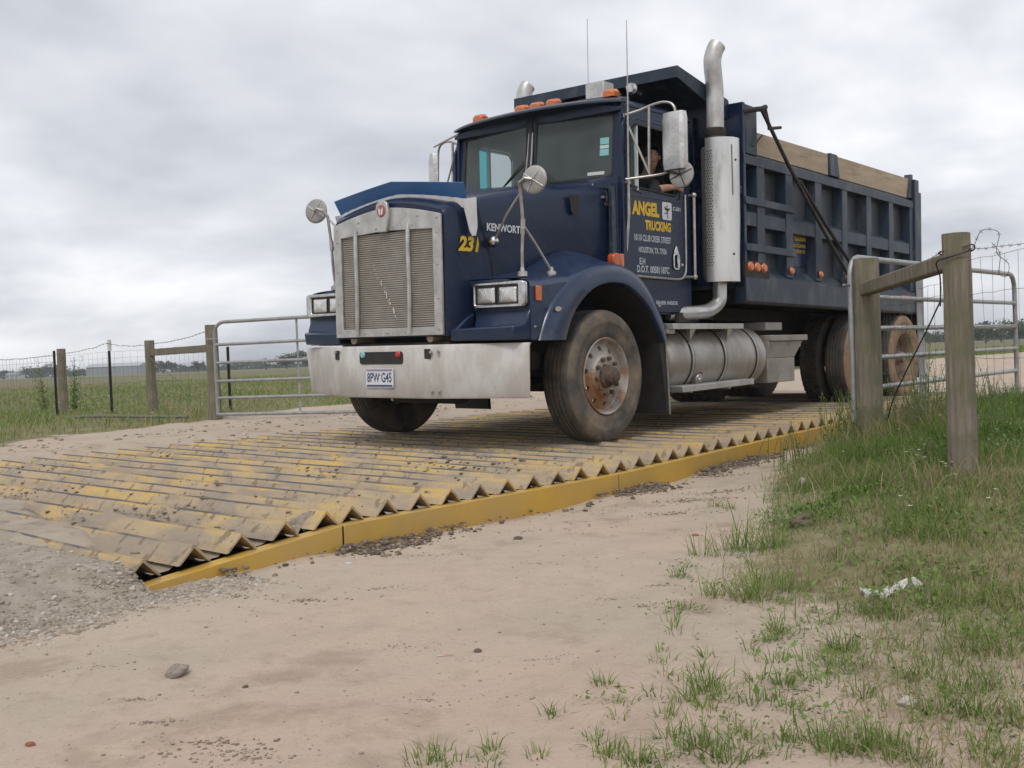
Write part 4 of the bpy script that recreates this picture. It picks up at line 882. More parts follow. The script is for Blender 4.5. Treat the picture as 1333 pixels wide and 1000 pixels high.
# tailgate
tg = MB(); tg.box((7.10, -1.09, 1.3), (7.16, 1.09, 2.55)); 
for z in (1.35, 1.9, 2.45): tg.box((7.16, -1.08, z), (7.22, 1.08, z+.1))
B('tailgate', tg, bodyg, None, bevel=.006)
B('tail_hook', MB().box((7.22, -1.2, 1.22), (7.34, -1.10, 1.33)), dark_m)
# cab guard
cgd = MB()
ft = [(1.65, -.965, 3.325), (1.65, .965, 3.325)]; bt = [(2.43, -1.05, 3.13), (2.43, 1.05, 3.13)]
cgd.hexa([(1.65, -.965, 3.30), (2.46, -1.05, 3.09), (2.46, 1.05, 3.09), (1.65, .965, 3.30), (1.65, -.965, 3.325), (2.46, -1.05, 3.115), (2.46, 1.05, 3.115), (1.65, .965, 3.325)])
cgd.hexa([(1.63, -.97, 3.225), (1.655, -.97, 3.225), (1.655, .97, 3.225), (1.63, .97, 3.225), (1.63, -.97, 3.33), (1.655, -.97, 3.33), (1.655, .97, 3.33), (1.63, .97, 3.33)])
for s in (-1, 1): cgd.hexa([(1.64, s*.973, 3.225), (1.64, s*.948, 3.225), (2.44, s*1.03, 2.93), (2.44, s*1.055, 2.93), (1.64, s*.973, 3.333), (1.64, s*.948, 3.333), (2.44, s*1.03, 3.125), (2.44, s*1.055, 3.125)])
for y in (-.4, 0, .4): cgd.hexa([(1.66, y-.03, 3.24), (2.43, y-.03, 3.03), (2.43, y+.03, 3.03), (1.66, y+.03, 3.24), (1.66, y-.03, 3.30), (2.43, y-.03, 3.09), (2.43, y+.03, 3.09), (1.66, y+.03, 3.30)])
cgd.build('cab_guard', bodyg, truck, 30)
# underbody of the box
ub = MB(); 
for s in (-1, 1): ub.box((2.45, s*.36, 1.02), (7.1, s*.50, 1.15))
for x in np.arange(2.6, 7.0, .4): ub.box((x, -1.08, 1.15), (x+.07, 1.08, 1.29))
ub.box((2.2, -.3, .75), (2.42, .3, 1.9)); ub.box((1.9, -.9, 1.0), (2.35, .9, 1.12)); B('box_longitudinals', ub, dark_m)
for s in (-1, 1): MB().prism([(x, s*1.22, z) for x, z in ((7.22, 1.1), (7.235, 1.1), (7.235, .25), (7.22, .25))], (0, -s*.58, 0)).build('rear_mud_flap', black, truck)

# ------------------------------------------------------------------ driver (own thing; sits in the cab)
def person():
    root = empty('person'); root.matrix_world = TM.copy()
    tag(root, 'dark-haired driver in dark shirt looking out of the truck door window, arm on sill', 'person')
    J = {}; vs = []; es = []; rs = []
    def add(nm, co, r, par=None):
        J[nm] = len(vs); vs.append(co); rs.append(r)
        if par: es.append((J[par], J[nm]))
    hx, hy, hz = 1.50, -.76, 2.50
    add('pelvis', (1.55, -.54, 1.86), (.15, .12)); add('belly', (1.55, -.55, 1.98), (.15, .11), 'pelvis'); add('chest', (1.55, -.58, 2.14), (.17, .12), 'belly'); add('upchest', (1.54, -.61, 2.26), (.15, .10), 'chest')
    add('neck', (1.53, -.68, 2.33), (.055, .055), 'upchest'); add('neck2', (1.52, -.72, 2.385), (.052, .052), 'neck')
    add('jaw', (hx, hy+.005, 2.44), (.064, .066), 'neck2'); add('head', (hx+.005, hy+.005, 2.51), (.076, .083), 'jaw'); add('crown', (hx+.01, hy+.005, 2.575), (.066, .072), 'head')
    add('shL', (1.50, -.80, 2.25), (.062, .062), 'upchest'); add('elL', (1.28, -.90, 2.12), (.046, .046), 'shL'); add('elL2', (1.24, -.93, 2.15), (.044, .044), 'elL'); add('faL', (1.38, -.985, 2.185), (.036, .036), 'elL2'); add('wrL', (1.50, -1.0, 2.20), (.026, .030), 'faL'); add('paL', (1.57, -1.0, 2.205), (.020, .038), 'wrL')
    add('shR', (1.56, -.40, 2.24), (.062, .062), 'upchest'); add('elR', (1.42, -.33, 2.02), (.046, .046), 'shR'); add('wrR', (1.22, -.42, 2.16), (.028, .028), 'elR'); add('paR', (1.16, -.44, 2.22), (.022, .036), 'wrR')
    for sfx, y in (('L', -.64), ('R', -.44)):
        add('hip'+sfx, (1.50, y, 1.84), (.09, .09), 'pelvis'); add('kn'+sfx, (1.10, y, 1.88), (.065, .065), 'hip'+sfx); add('an'+sfx, (1.02, y, 1.50), (.045, .045), 'kn'+sfx); add('ft'+sfx, (.86, y, 1.45), (.04, .035), 'an'+sfx)
    k = 0
    for pn, base, dirs in (('paL', (1.60, -1.0, 2.205), 1), ('paR', (1.13, -.45, 2.25), -1)):
        for i in range(4):
            o = (i-1.5)*.019; l = (.026, .030, .028, .021)[i]
            if dirs > 0:
                a = (1.605, -1.0-.006, 2.205+o*.9); b = (1.605+l, -1.005-.008, 2.203+o); c = (1.605+l*1.5, -1.0, 2.19+o)
            else:
                a = (1.135, -.45+o, 2.25); b = (1.11, -.455+o, 2.262); c = (1.115, -.455+o, 2.235)
            add(f'f{k}a', a, (.009, .009), pn); add(f'f{k}b', b, (.0085, .0085), f'f{k}a'); add(f'f{k}c', c, (.0075, .0075), f'f{k}b'); k += 1
        t0 = (1.575, -.995, 2.24) if dirs > 0 else (1.15, -.41, 2.235)
        add(f't{k}a', t0, (.010, .010), pn); add(f't{k}b', (t0[0]+.025*dirs, t0[1]-.004, t0[2]+.014), (.009, .009), f't{k}a')
    me = bpy.data.meshes.new('body'); me.from_pydata(vs, es, []); ob = bpy.data.objects.new('body', me); C.objects.link(ob)
    sk = ob.modifiers.new('skin', 'SKIN'); sk.use_smooth_shade = True
    for i, r in enumerate(rs): me.skin_vertices[0].data[i].radius = r
    me.skin_vertices[0].data[0].use_root = True
    sb = ob.modifiers.new('sub', 'SUBSURF'); sb.levels = 2; sb.render_levels = 2
    bpy.context.view_layer.update(); dg = bpy.context.evaluated_depsgraph_get(); m2 = bpy.data.meshes.new_from_object(ob.evaluated_get(dg)); bpy.data.objects.remove(ob)
    skin = M('skin', (.42, .235, .155), (.35, .19, .125), scale=30, rough=.55); shirt = M('dark_shirt', (.02, .02, .022), rough=.9); jeans = M('jeans', (.03, .045, .08), rough=.9)
    # face: push out a nose, brow and chin on the side the driver looks to (toward the camera)
    look = Vector((-.62, -.78, -.03)).normalized(); hc = Vector((hx, hy, 2.50))
    for v in m2.vertices:
        d = v.co-hc
        if d.length < .14 and d.dot(look) > .02:
            lat = d.dot(Vector((-look.y, look.x, 0))); z = d.z
            v.co += look*(.020*math.exp(-(lat/.014)**2-((z+.012)/.022)**2) - .008*math.exp(-((abs(lat)-.03)/.015)**2-((z-.018)/.012)**2) + .008*math.exp(-(lat/.03)**2-((z+.085)/.018)**2))
    for m in (skin, shirt, jeans): m2.materials.append(m)
    for p in m2.polygons:
        c = p.center; p.use_smooth = True
        if c.z > 2.335 or (c.x > 1.30 and c.y < -.955) or (c.x < 1.26 and c.z > 2.1 and c.y > -.6): p.material_index = 0
        elif c.z < 1.9 and c.x < 1.6: p.material_index = 2
        else: p.material_index = 1
    o = bpy.data.objects.new('body', m2); C.objects.link(o); o.parent = root
    hm = M('black_hair', (.012, .010, .009), (.02, .016, .013), scale=80, rough=.6, bump=.4, bscale=200)
    b = MB().ball((0, 0, 0), .093, (1, 1, .92), 20, 14)
    b.v = [(x+hx+.022*(-look.x), y+hy+.022*(-look.y), z+2.555) for x, y, z in b.v]
    keep = [f for f in b.f if (lambda c: (c-hc).dot(look) < .045 or c.z > 2.585)(sum((Vector(b.v[i]) for i in f), Vector())/4) and sum(b.v[i][2] for i in f)/4 > 2.49]
    b.f = keep; b.build('hair', hm, root, 60)
    side = Vector((-look.y, look.x, 0)); fb = MB(); wb = MB(); mb2 = MB()
    for q in (-1, 1):
        e = hc+look*.079+side*q*.029+Vector((0, 0, .016)); wb.ball(e, .011, (1, 1, .55), 10, 6); fb.ball(e+look*.006, .006, (1, 1, .9), 8, 6)
        fb.tube([hc+look*.086+side*q*.014+Vector((0, 0, .034)), hc+look*.083+side*q*.045+Vector((0, 0, .036))], .004, 5)
        ear = MB().ball(hc+side*q*.083+look*(-.005), .022, (.5, .5, 1), 10, 8); ear.build('ear', skin, root, 60)
    fb.build('eyes_and_brows', hm, root); wb.build('eye_whites', M('eye_white', (.45, .42, .40), rough=.4), root)
    mb2.tube([hc+look*.083+side*.024+Vector((0, 0, -.048)), hc+look*.092+Vector((0, 0, -.047)), hc+look*.083-side*.024+Vector((0, 0, -.048))], .005, 5); mb2.build('mouth', M('lips', (.20, .08, .07), rough=.5), root)
person()

# ------------------------------------------------------------------ the yellow steel rack: separate panels, laid end to end
def edge_y(x): return -2.10+.055*max(0, x+1.2)
def edge_z(x):
    if x < -3.6: return -.082*((-3.6-x)/1.15)**1.0
    return 0 if x < -1.2 else .012*(x+1.2)*(1 if x < 4 else 0)+ (.062 if x >= 4 else 0)
LEG = .118
MUDY = None
def rack_yellow_muddy():
    m = bpy.data.materials.new('rack_bar_paint_and_mud'); m.use_nodes = True; t = m.node_tree; nn = t.nodes.new; ll = t.links.new
    p = t.nodes['Principled BSDF']; co = nn('ShaderNodeTexCoord'); sp = nn('ShaderNodeSeparateXYZ'); ll(co.outputs['Object'], sp.inputs[0])
    def ns(sc, d=8, st=(1, 1, 1), r=.6):
        ma = nn('ShaderNodeMapping'); ma.inputs['Scale'].default_value = st; ll(co.outputs['Object'], ma.inputs[0]); q = nn('ShaderNodeTexNoise'); q.inputs['Scale'].default_value = sc; q.inputs['Detail'].default_value = d; q.inputs['Roughness'].default_value = r; ll(ma.outputs[0], q.inputs['Vector']); return q.outputs[0]
    def mt(op, a, b, c=None):
        q = nn('ShaderNodeMath'); q.operation = op
        for i, v in enumerate((a, b, c)):
            if v is None: continue
            if isinstance(v, (int, float)): q.inputs[i].default_value = v
            else: ll(v, q.inputs[i])
        return q.outputs[0]
    def mr(v, a, b, c=0, d=1): q = nn('ShaderNodeMapRange'); q.inputs[1].default_value = a; q.inputs[2].default_value = b; q.inputs[3].default_value = c; q.inputs[4].default_value = d; ll(v, q.inputs[0]); return q.outputs[0]
    y = sp.outputs[1]; z = sp.outputs[2]
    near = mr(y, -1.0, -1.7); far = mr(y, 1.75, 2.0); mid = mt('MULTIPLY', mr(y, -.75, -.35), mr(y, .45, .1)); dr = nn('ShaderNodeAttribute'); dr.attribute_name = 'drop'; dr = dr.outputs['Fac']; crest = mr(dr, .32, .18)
    clean = mt('MAXIMUM', mt('MULTIPLY', near, .45), mt('MAXIMUM', mt('MULTIPLY', far, .8), mt('MAXIMUM', mt('MULTIPLY', mid, .74), mt('MULTIPLY', crest, .70))))
    f = mt('ADD', ns(2.2, 9, (2.5, 1, 1)), mt('MULTIPLY', clean, .30)); f = mr(f, .64, .82)
    sc_ = mr(ns(11, 5, (.55, 1.3, 1)), .585, .63)      # small dark scabs of mud
    yel = nn('ShaderNodeMix'); yel.data_type = 'RGBA'; ll(mr(ns(5), .4, .65), yel.inputs[0]); yel.inputs[6].default_value = (.56, .37, .10, 1); yel.inputs[7].default_value = (.48, .35, .17, 1)
    mud = nn('ShaderNodeMix'); mud.data_type = 'RGBA'; ll(mr(ns(3.2, 8, (2, .8, 1)), .42, .6), mud.inputs[0]); mud.inputs[6].default_value = (.31, .25, .185, 1); mud.inputs[7].default_value = (.43, .325, .195, 1)
    m1 = nn('ShaderNodeMix'); m1.data_type = 'RGBA'; ll(f, m1.inputs[0]); ll(mud.outputs[2], m1.inputs[6]); ll(yel.outputs[2], m1.inputs[7])
    m2 = nn('ShaderNodeMix'); m2.data_type = 'RGBA'; ll(mt('MULTIPLY', sc_, .7), m2.inputs[0]); ll(m1.outputs[2], m2.inputs[6]); m2.inputs[7].default_value = (.17, .12, .08, 1)
    shade_steel = mt('MAXIMUM', mt('MULTIPLY', mt('MULTIPLY', mr(dr, .56, .66), mr(ns(6, 6, (1, .25, 1)), .44, .60)), .22), mt('MULTIPLY', mr(dr, .115, .085), mt('MULTIPLY', mr(ns(3, 5, (1, .5, 1)), .36, .50), mr(y, -2.0, -1.5))))  # faint lower-face strip paints groove shade into the colour; crest line is worn steel
    m3 = nn('ShaderNodeMix'); m3.data_type = 'RGBA'; ll(mt('MULTIPLY', shade_steel, .92), m3.inputs[0]); ll(m2.outputs[2], m3.inputs[6]); m3.inputs[7].default_value = (.075, .085, .105, 1)
    ll(m3.outputs[2], p.inputs['Base Color']); p.inputs['Roughness'].default_value = .8
    bp_ = nn('ShaderNodeBump'); bp_.inputs['Strength'].default_value = .8; bp_.inputs['Distance'].default_value = .014; ll(ns(22, 9), bp_.inputs['Height']); ll(bp_.outputs[0], p.inputs['Normal']); return m
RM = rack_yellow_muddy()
def bar(x, base_h, far_y=2.15):
    """inverted angle-iron ridge from the near beam to the far beam; crest at x"""
    b = MB(); h = .082; t = .009; hw = .086; secs = []
    yn = edge_y(x)-.005; zn = edge_z(x)
    for k, y in enumerate(np.linspace(yn, far_y, 13)):
        u = (y-yn)/(far_y-yn); z = zn*(1-u)+(-.02 if x < -3.6 else 0)*u + .0
        z += random.uniform(-.0025, .0025)
        secs.append([(x-hw, y, z-h), (x-.024, y, z-.024), (x-.0085, y, z-.0085), (x-.002, y, z-.0005), (x+.007, y, z-.002), (x+hw, y, z-h), (x+hw-t*1.4, y, z-h), (x, y, z-t*1.5), (x-hw+t*1.4, y, z-h)])
    return b.loft(secs, True, True)
PANELS = [(-4.80, -3.61, 5, 'tapered end panel of the yellow steel rack where it meets the gravel'),
          (-3.60, -1.17, 10, 'yellow rack panel in front of the truck, next after the tapered end panel'),
          (-1.16, 1.27, 10, 'yellow rack panel carrying the front wheels of the truck'),
          (1.28, 3.71, 10, 'yellow rack panel under the fuel tank of the truck'),
          (3.72, 6.15, 10, 'yellow rack panel under the first rear wheels behind the grass mound'),
          (6.16, 7.35, 5, 'farthest yellow rack panel under the tail of the truck')]
first = -4.69
for xa, xb, n, lab in PANELS:
    r = empty('rack_panel'); r.matrix_world = TM.copy(); tag(r, lab, 'steel rack', 'yellow steel rack panels laid end to end')
    for s in (0, 1):
        b = MB(); secs = []
        for x in np.linspace(xa+.002, xb-.002, 9):
            yb = edge_y(x)-.055 if s == 0 else 2.20; zt = (edge_z(x) if s == 0 else (-.02 if x < -3.6 else 0))-.083; th = .009
            if x < -3.6: zt -= .028*((-3.6-x)/1.2)
            zb = zt-.16 if x > -3.6 else max(zt-.16, zt-.16+.0*(x))
            if x < -3.6: zb = zt-.16+.125*((-3.6-x)/1.2)
            q = 1 if s == 0 else -1
            secs.append([(x, yb, zb), (x, yb, zt), (x, yb+q*.085, zt), (x, yb+q*.085, zt-th), (x, yb+q*th, zt-th), (x, yb+q*th, zb)])
        b.loft(secs, True, True).build('side_beam', RK, r, 30, bevel=.002)
    for k in range(n):
        x = xa+.11+(xb-xa-.17)*k/(n-1 if n > 1 else 1) if n == 5 else xa+.10+.2465*k
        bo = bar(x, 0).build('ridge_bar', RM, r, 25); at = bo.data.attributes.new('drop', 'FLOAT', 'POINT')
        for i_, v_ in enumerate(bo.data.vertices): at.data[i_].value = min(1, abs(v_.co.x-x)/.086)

# dried mud lying between and over the ridges
def grid_mesh(xs, ys, zf, mat, name, attr=None, mask=None, xf=None):
    X, Y = np.meshgrid(xs, ys, indexing='ij'); Z = zf(X, Y); nx, ny = X.shape
    v = np.stack([X, Y, Z], -1).reshape(-1, 3); i = np.arange(nx*ny).reshape(nx, ny)
    f = np.stack([i[:-1, :-1], i[1:, :-1], i[1:, 1:], i[:-1, 1:]], -1).reshape(-1, 4)
    if mask is not None:
        mk = mask(X, Y).reshape(-1); f = f[mk[f].all(1)]; used = np.zeros(len(v), bool); used[f.ravel()] = True; re = np.cumsum(used)-1; v = v[used]; f = re[f]; X = X.reshape(-1)[used]; Y = Y.reshape(-1)[used]
    if attr: attr = {k: a(X.reshape(-1), Y.reshape(-1)) for k, a in attr.items()}
    o = npmesh(name, v, f.ravel(), np.full(len(f), 4), mat, attr, True); return o
mudm = M('dried_mud', (.39, .325, .255), (.31, .255, .195), scale=3, rough=.95, c3=(.20, .16, .125), s3=5, thr3=.60, soft3=.06, bump=.7, bscale=35, bdist=.012, detail=9)
def ridge_z(x):        # height of the bare ridges at x
    t = np.full_like(x, -.082)
    for xa, xb, n, _ in PANELS:
        for k in range(n):
            c = xa+.11+(xb-xa-.17)*k/(n-1) if n == 5 else xa+.10+.2465*k
            t = np.maximum(t, -.953*np.abs(x-c))
    return t
def mud_z(X, Y):
    base = -.112+.040*fbm(X, Y, 1.3, 3, 21)+.020*fbm(X*1.5, Y, 5, 4, 22)
    trk = np.exp(-((Y+1.0)/.55)**2)+np.exp(-((Y-1.05)/.6)**2)
    base += .018*trk + .09*np.clip(fbm(X, Y, 3.0, 3, 23)-.15, 0, 1)
    base += .15*sst(-4.15, -4.85, X+ .55*(-(Y+2.0)/4.0) +.25*fbm(X, Y, 1.5, 3, 24)+.15) * sst(-2.1, -1.2, Y)
    base -= .10*sst(-1.65, -2.0, Y)
    ez = np.where(X < -3.6, -.082*((-3.6-X)/1.15)*(1-(Y+2.1)/4.3)-.02*(Y+2.1)/4.3, 0)
    scab = .030*sst(.10, .24, fbm(X*2.0, Y, 5, 4, 31))*(.6+.8*np.abs(fbm(X, Y, 22, 2, 33)))*sst(-.1, .25, fbm(X, Y, .9, 2, 32))
    cap = ridge_z(X)+ez+.004
    out = np.minimum(base+ez, cap-.010)
    out = np.maximum(out, np.minimum(cap-.034+scab*1.35, -.004+ez))
    bury = sst(-4.28, -4.55, X+.18*fbm(X, Y, 2, 3, 25)-.10*(Y+1.4))*sst(-1.85, -1.2, Y+.2*fbm(X, Y, 2.5, 2, 26))
    return np.maximum(out, ez-.10+.094*bury+.006*fbm(X, Y, 9, 3, 27)*bury)
mo = grid_mesh(np.arange(-4.85, 7.3, .022), np.arange(-2.03, 2.12, .03), mud_z, mudm, 'dried_mud', mask=lambda X, Y: Y > -2.045+.055*np.maximum(0, X+1.2)); mo.matrix_world = TM.copy(); tag(mo, kind='stuff', label='dried grey brown mud caked between the ridges of the yellow rack', cat='mud')

# ------------------------------------------------------------------ ground sheet
def graded(lo, hi, step, far, g=1.09):
    a = list(np.arange(lo, hi+1e-6, step)); s = step
    while a[-1] < far: s *= g; a.append(a[-1]+s)
    s = step; f = [a[0]]
    while f[-1] > -far: s *= g; f.append(f[-1]-s)
    return np.array(f[::-1][:-1]+a)
def ground_mat():
    m = bpy.data.materials.new('earth_and_turf'); m.use_nodes = True; t = m.node_tree; nn = t.nodes.new; ll = t.links.new
    p = t.nodes['Principled BSDF']; p.inputs['Roughness'].default_value = .95; p.inputs['Specular IOR Level'].default_value = .2
    co = nn('ShaderNodeTexCoord')
    def ns(sc, d=8, r=.6, st=(1, 1, 1)):
        ma = nn('ShaderNodeMapping'); ma.inputs['Scale'].default_value = st; ll(co.outputs['Object'], ma.inputs[0]); q = nn('ShaderNodeTexNoise'); q.inputs['Scale'].default_value = sc; q.inputs['Detail'].default_value = d; q.inputs['Roughness'].default_value = r; ll(ma.outputs[0], q.inputs['Vector']); return q.outputs[0]
    def mr(v, a, b, c=0, d=1): q = nn('ShaderNodeMapRange'); q.inputs[1].default_value = a; q.inputs[2].default_value = b; q.inputs[3].default_value = c; q.inputs[4].default_value = d; ll(v, q.inputs[0]); return q.outputs[0]
    def mix(f, a, b):
        x = nn('ShaderNodeMix'); x.data_type = 'RGBA'; ll(f, x.inputs[0]) if not isinstance(f, float) else setattr(x.inputs[0], 'default_value', f)
        for i, v in ((6, a), (7, b)):
            if isinstance(v, tuple): x.inputs[i].default_value = (*v, 1)
            else: ll(v, x.inputs[i])
        return x.outputs[2]
    def mul(a, b):
        q = nn('ShaderNodeMath'); q.operation = 'MULTIPLY'
        for i, v in enumerate((a, b)):
            if isinstance(v, float): q.inputs[i].default_value = v
            else: ll(v, q.inputs[i])
        return q.outputs[0]
    def att(n): a = nn('ShaderNodeAttribute'); a.attribute_name = n; return a.outputs['Fac']
    d1 = mix(mr(ns(1.1), .38, .62), (.44, .36, .28), (.485, .395, .31))
    d1 = mix(mul(mr(ns(.55, 5), .48, .66), .7), d1, (.48, .355, .28))
    d1 = mix(mul(mr(ns(1.3, 7, .65, (.35, 1.6, 1)), .50, .66), .40), d1, (.36, .295, .225))
    d1 = mix(mul(mr(ns(7, 9, .7), .52, .72), .45), d1, (.29, .22, .16))
    d1 = mix(mul(mr(ns(2.4, 6, .6, (1, 1, 1)), .57, .66), .55), d1, (.30, .225, .165))
    d1 = mix(mul(mr(ns(70, 3, .6), .62, .72), .6), d1, (.20, .15, .115))
    d1 = mix(mul(mr(ns(95, 2, .5), .28, .34, 1, 0), .5), d1, (.60, .52, .44))
    d1 = mix(mr(att('gravel'), .35, .65), d1, mix(mr(ns(9, 8, .7), .4, .65), (.37, .32, .265), (.26, .215, .17)))
    soil = mix(mr(ns(3, 8), .4, .6), (.29, .235, .15), (.15, .145, .07))
    fieldc = mix(mr(ns(.12, 6, .6), .42, .62), (.125, .15, .05), (.185, .165, .085))
    fieldc = mix(mr(ns(.9, 6, .65), .45, .70), fieldc, (.145, .17, .055))
    fieldc = mix(mul(mr(ns(.035, 4, .6), .42, .58), .75), fieldc, (.185, .145, .09))
    far = att('far'); turf = mix(far, soil, fieldc)
    g = mr(ns(3.5, 8, .7), .30, .70, -.35, .35); q = nn('ShaderNodeMath'); q.operation = 'ADD'; ll(att('grass'), q.inputs[0]); ll(g, q.inputs[1])
    ll(mix(mr(q.outputs[0], .35, .65), d1, turf), p.inputs['Base Color'])
    b = nn('ShaderNodeBump'); b.inputs['Strength'].default_value = .55; b.inputs['Distance'].default_value = .012; ll(ns(26, 10, .72), b.inputs['Height'])
    b3 = nn('ShaderNodeBump'); b3.inputs['Strength'].default_value = .5; b3.inputs['Distance'].default_value = .03; ll(ns(4.5, 6, .6), b3.inputs['Height']); ll(b.outputs[0], b3.inputs['Normal']); ll(b3.outputs[0], p.inputs['Normal']); return m
def grassy(x, y):
    x = np.asarray(x, float); y = np.asarray(y, float)
    r = sst(-.15, .7, verge(x, y))
    r = r*(1-.85*sst(-2.6, -4.3, x+.3*fbm(x, y, 1.0, 3, 41)))
    r = r*(1-sst(6.5, 8.0, x+.5*fbm(x, y, .5, 2, 42))*(1-sst(22, 24, x-.1*y)))          # yard beyond the gate is bare again
    l = sst(-.1, .5, leftv(x, y))
    back = sst(20, 24, x+.55*y)*sst(4.5, 6, np.abs(y-.05*x-1))
    return np.clip(np.maximum(np.maximum(r, l), back), 0, 1)
def far_(x, y): return sst(9, 20, np.hypot(np.asarray(x)+7, np.asarray(y)+6))
def gravel_(x, y): return sst(-4.4, -4.9, x)*sst(-2.65, -2.2, y+.12*fbm(x, y, 3, 3, 51))*(1-sst(2.4, 3.2, y))*.95
gx = graded(-6.6, 8.2, .045, 4200, 1.075); gy = graded(-6.4, 5.0, .045, 4200, 1.075)
go = grid_mesh(gx, gy, gz, ground_mat(), 'ground', {'grass': grassy, 'far': far_, 'gravel': gravel_}); tag(go, kind='structure')
go.data.update()

# ------------------------------------------------------------------ loose stones and clods
def rocks(name, pts, sizes, mat, flat=.7, seed=1):
    rg = np.random.default_rng(seed); bm = bmesh.new(); bmesh.ops.create_icosphere(bm, subdivisions=1, radius=1)
    bv = np.array([v.co[:] for v in bm.verts]); bf = np.array([[v.index for v in f.verts] for f in bm.faces]); bm.free(); n = len(pts); k = len(bv)
    V = bv[None]*(1+rg.uniform(-.28, .28, (n, k, 1))); V = V*np.stack([rg.uniform(.7, 1.3, n), rg.uniform(.7, 1.3, n), rg.uniform(.45, 1, n)*flat], -1)[:, None]
    a = rg.uniform(0, 6.28, n); ca, sa = np.cos(a)[:, None], np.sin(a)[:, None]; X = V[..., 0]*ca-V[..., 1]*sa; Y = V[..., 0]*sa+V[..., 1]*ca
    V = np.stack([X, Y, V[..., 2]], -1)*sizes[:, None, None]+pts[:, None]; Fs = (bf[None]+(np.arange(n)*k)[:, None, None]).reshape(-1)
    tint = np.repeat(rg.random(n), k); return npmesh(name, V.reshape(-1, 3), Fs, np.full(n*len(bf), 3), mat, {'tint': tint})
stone_m = tint_mat('loose_stones', [(0, (.24, .195, .155)), (.4, (.32, .265, .21)), (.85, (.39, .34, .285)), (1, (.52, .48, .43))], .95, 0)
clod_m = tint_mat('mud_clods', [(0, (.11, .085, .065)), (.5, (.17, .13, .10)), (.9, (.25, .20, .15)), (1, (.33, .26, .2))], .95, 0)
rg = np.random.default_rng(3)
# gravel at the shoulder of the ramp
n = 9000; x = -4.3-2.2*rg.random(n)**.9; y = -2.30+rg.normal(0, .12, n)+.10*fbm(x, x*0, 2.2, 3, 61)+np.where(rg.random(n) < .28, rg.random(n)*1.6, 0)
s = .003+.012*rg.random(n)**3.4; z = gz(x, y)-s*.05; g1 = rocks('gravel', np.stack([x, y, z], 1), s, stone_m, .8, 2); tag(g1, kind='stuff', label='pale grey gravel spilling off the road edge beside the ramp', cat='gravel')
# clods along the foot of the rack
n = 4200; x = -4.7+7.6*rg.random(n); yb = np.interp(x, [-4.7, 3], [edge_y(-4.7), edge_y(3)]); y = np.array([edge_y(a) for a in x])-.055-.012-np.abs(rg.normal(0, .085, n))
keep = (rg.random(n) < np.clip(.35+1.6*fbm(x, x*0, 1.6, 3, 62), .04, 1)); x, y = x[keep], y[keep]; s = .005+.015*rg.random(len(x))**2; z = gz(x, y)+s*.3+.026*np.exp(-((y+2.16-.055*np.maximum(0, x+1.2))/.05)**2)
k = x > -4.35; x, y, z, s = x[k], y[k], z[k], s[k]; c1 = rocks('mud_clods', np.stack([x, y, z], 1), s, clod_m, .75, 4); tag(c1, kind='stuff', label='grey mud clods lying along the foot of the yellow beam', cat='mud')
# small pebbles over the bare earth
n = 5200; x = -6.3+9*rg.random(n)**1.1; y = -6.2+8.6*rg.random(n); k = (grassy(x, y) < .8) & ~((y > -2.2) & (y < 2.3) & (x > -4.8)); x, y = x[k], y[k]
s = .0016+.0052*rg.random(len(x))**3.5; s = np.where(rg.random(len(x)) < .015, s*2.2, s); g2 = rocks('pebbles', np.stack([x, y, gz(x, y)+s*.3], 1), s, stone_m, .7, 5); tag(g2, kind='stuff', label='scattered tiny pebbles and crumbs on the bare earth', cat='pebbles')
# rubble strip on the far side
n = 700; x = -3+9*rg.random(n); y = 2.6+.15*x+2.2*rg.random(n); k = grassy(x, y) < .5; x, y = x[k], y[k]; s = .006+.022*rg.random(len(x))**3; g3 = rocks('earth_lumps', np.stack([x, y, gz(x, y)+s*.2], 1), s, stone_m, .7, 6); tag(g3, kind='stuff', label='earth lumps on the dirt strip before the far gate', cat='earth')

# crumbs lying in patches: torn turf, mud crumbs, debris
cx_, cy_, cs_ = [], [], []
def patch(px, py, ax, n, smax):
    X0, Y0_ = _hit(px, py); a = rg.uniform(0, 6.28, n); q = np.abs(rg.normal(0, 1, n))*ax
    cx_.extend(X0+(q*np.cos(a))*R_.x*1.5-q*np.sin(a)*.5*R_.y); cy_.extend(Y0_+(q*np.cos(a))*R_.y*1.5+q*np.sin(a)*.5*R_.x); cs_.extend(.0014+smax*rg.random(n)**2.2)
def _hit(px, py, z=-.25):
    d = F_+(px-666.5)/1439.9*R2+(500-py)/1439.9*U2; t = (z-CAM.z)/d.z; return CAM.x+d.x*t, CAM.y+d.y*t
for px, py, ax, n, sm in [(270, 965, .05, 110, .005), (300, 975, .08, 150, .005), (330, 985, .06, 100, .004), (195, 943, .03, 80, .005), (175, 908, .04, 70, .004), (395, 782, .07, 120, .006), (310, 780, .05, 60, .005), (330, 725, .05, 60, .005), (490, 765, .06, 60, .004), (900, 650, .14, 300, .009), (880, 665, .12, 200, .008), (930, 640, .12, 220, .009), (940, 620, .1, 160, .008), (700, 735, .08, 60, .004), (860, 760, .03, 40, .006), (840, 785, .03, 40, .006), (800, 775, .05, 40, .004), (560, 900, .10, 70, .003), (720, 850, .12, 80, .003), (150, 700, .05, 30, .005), (120, 870, .10, 60, .003), (520, 830, .12, 60, .003), (1150, 830, .2, 200, .005), (1050, 900, .2, 160, .004), (1250, 900, .2, 200, .005), (690, 690, .15, 90, .006), (560, 720, .12, 70, .005), (760, 660, .2, 120, .006)]: patch(px, py, ax, n, sm)
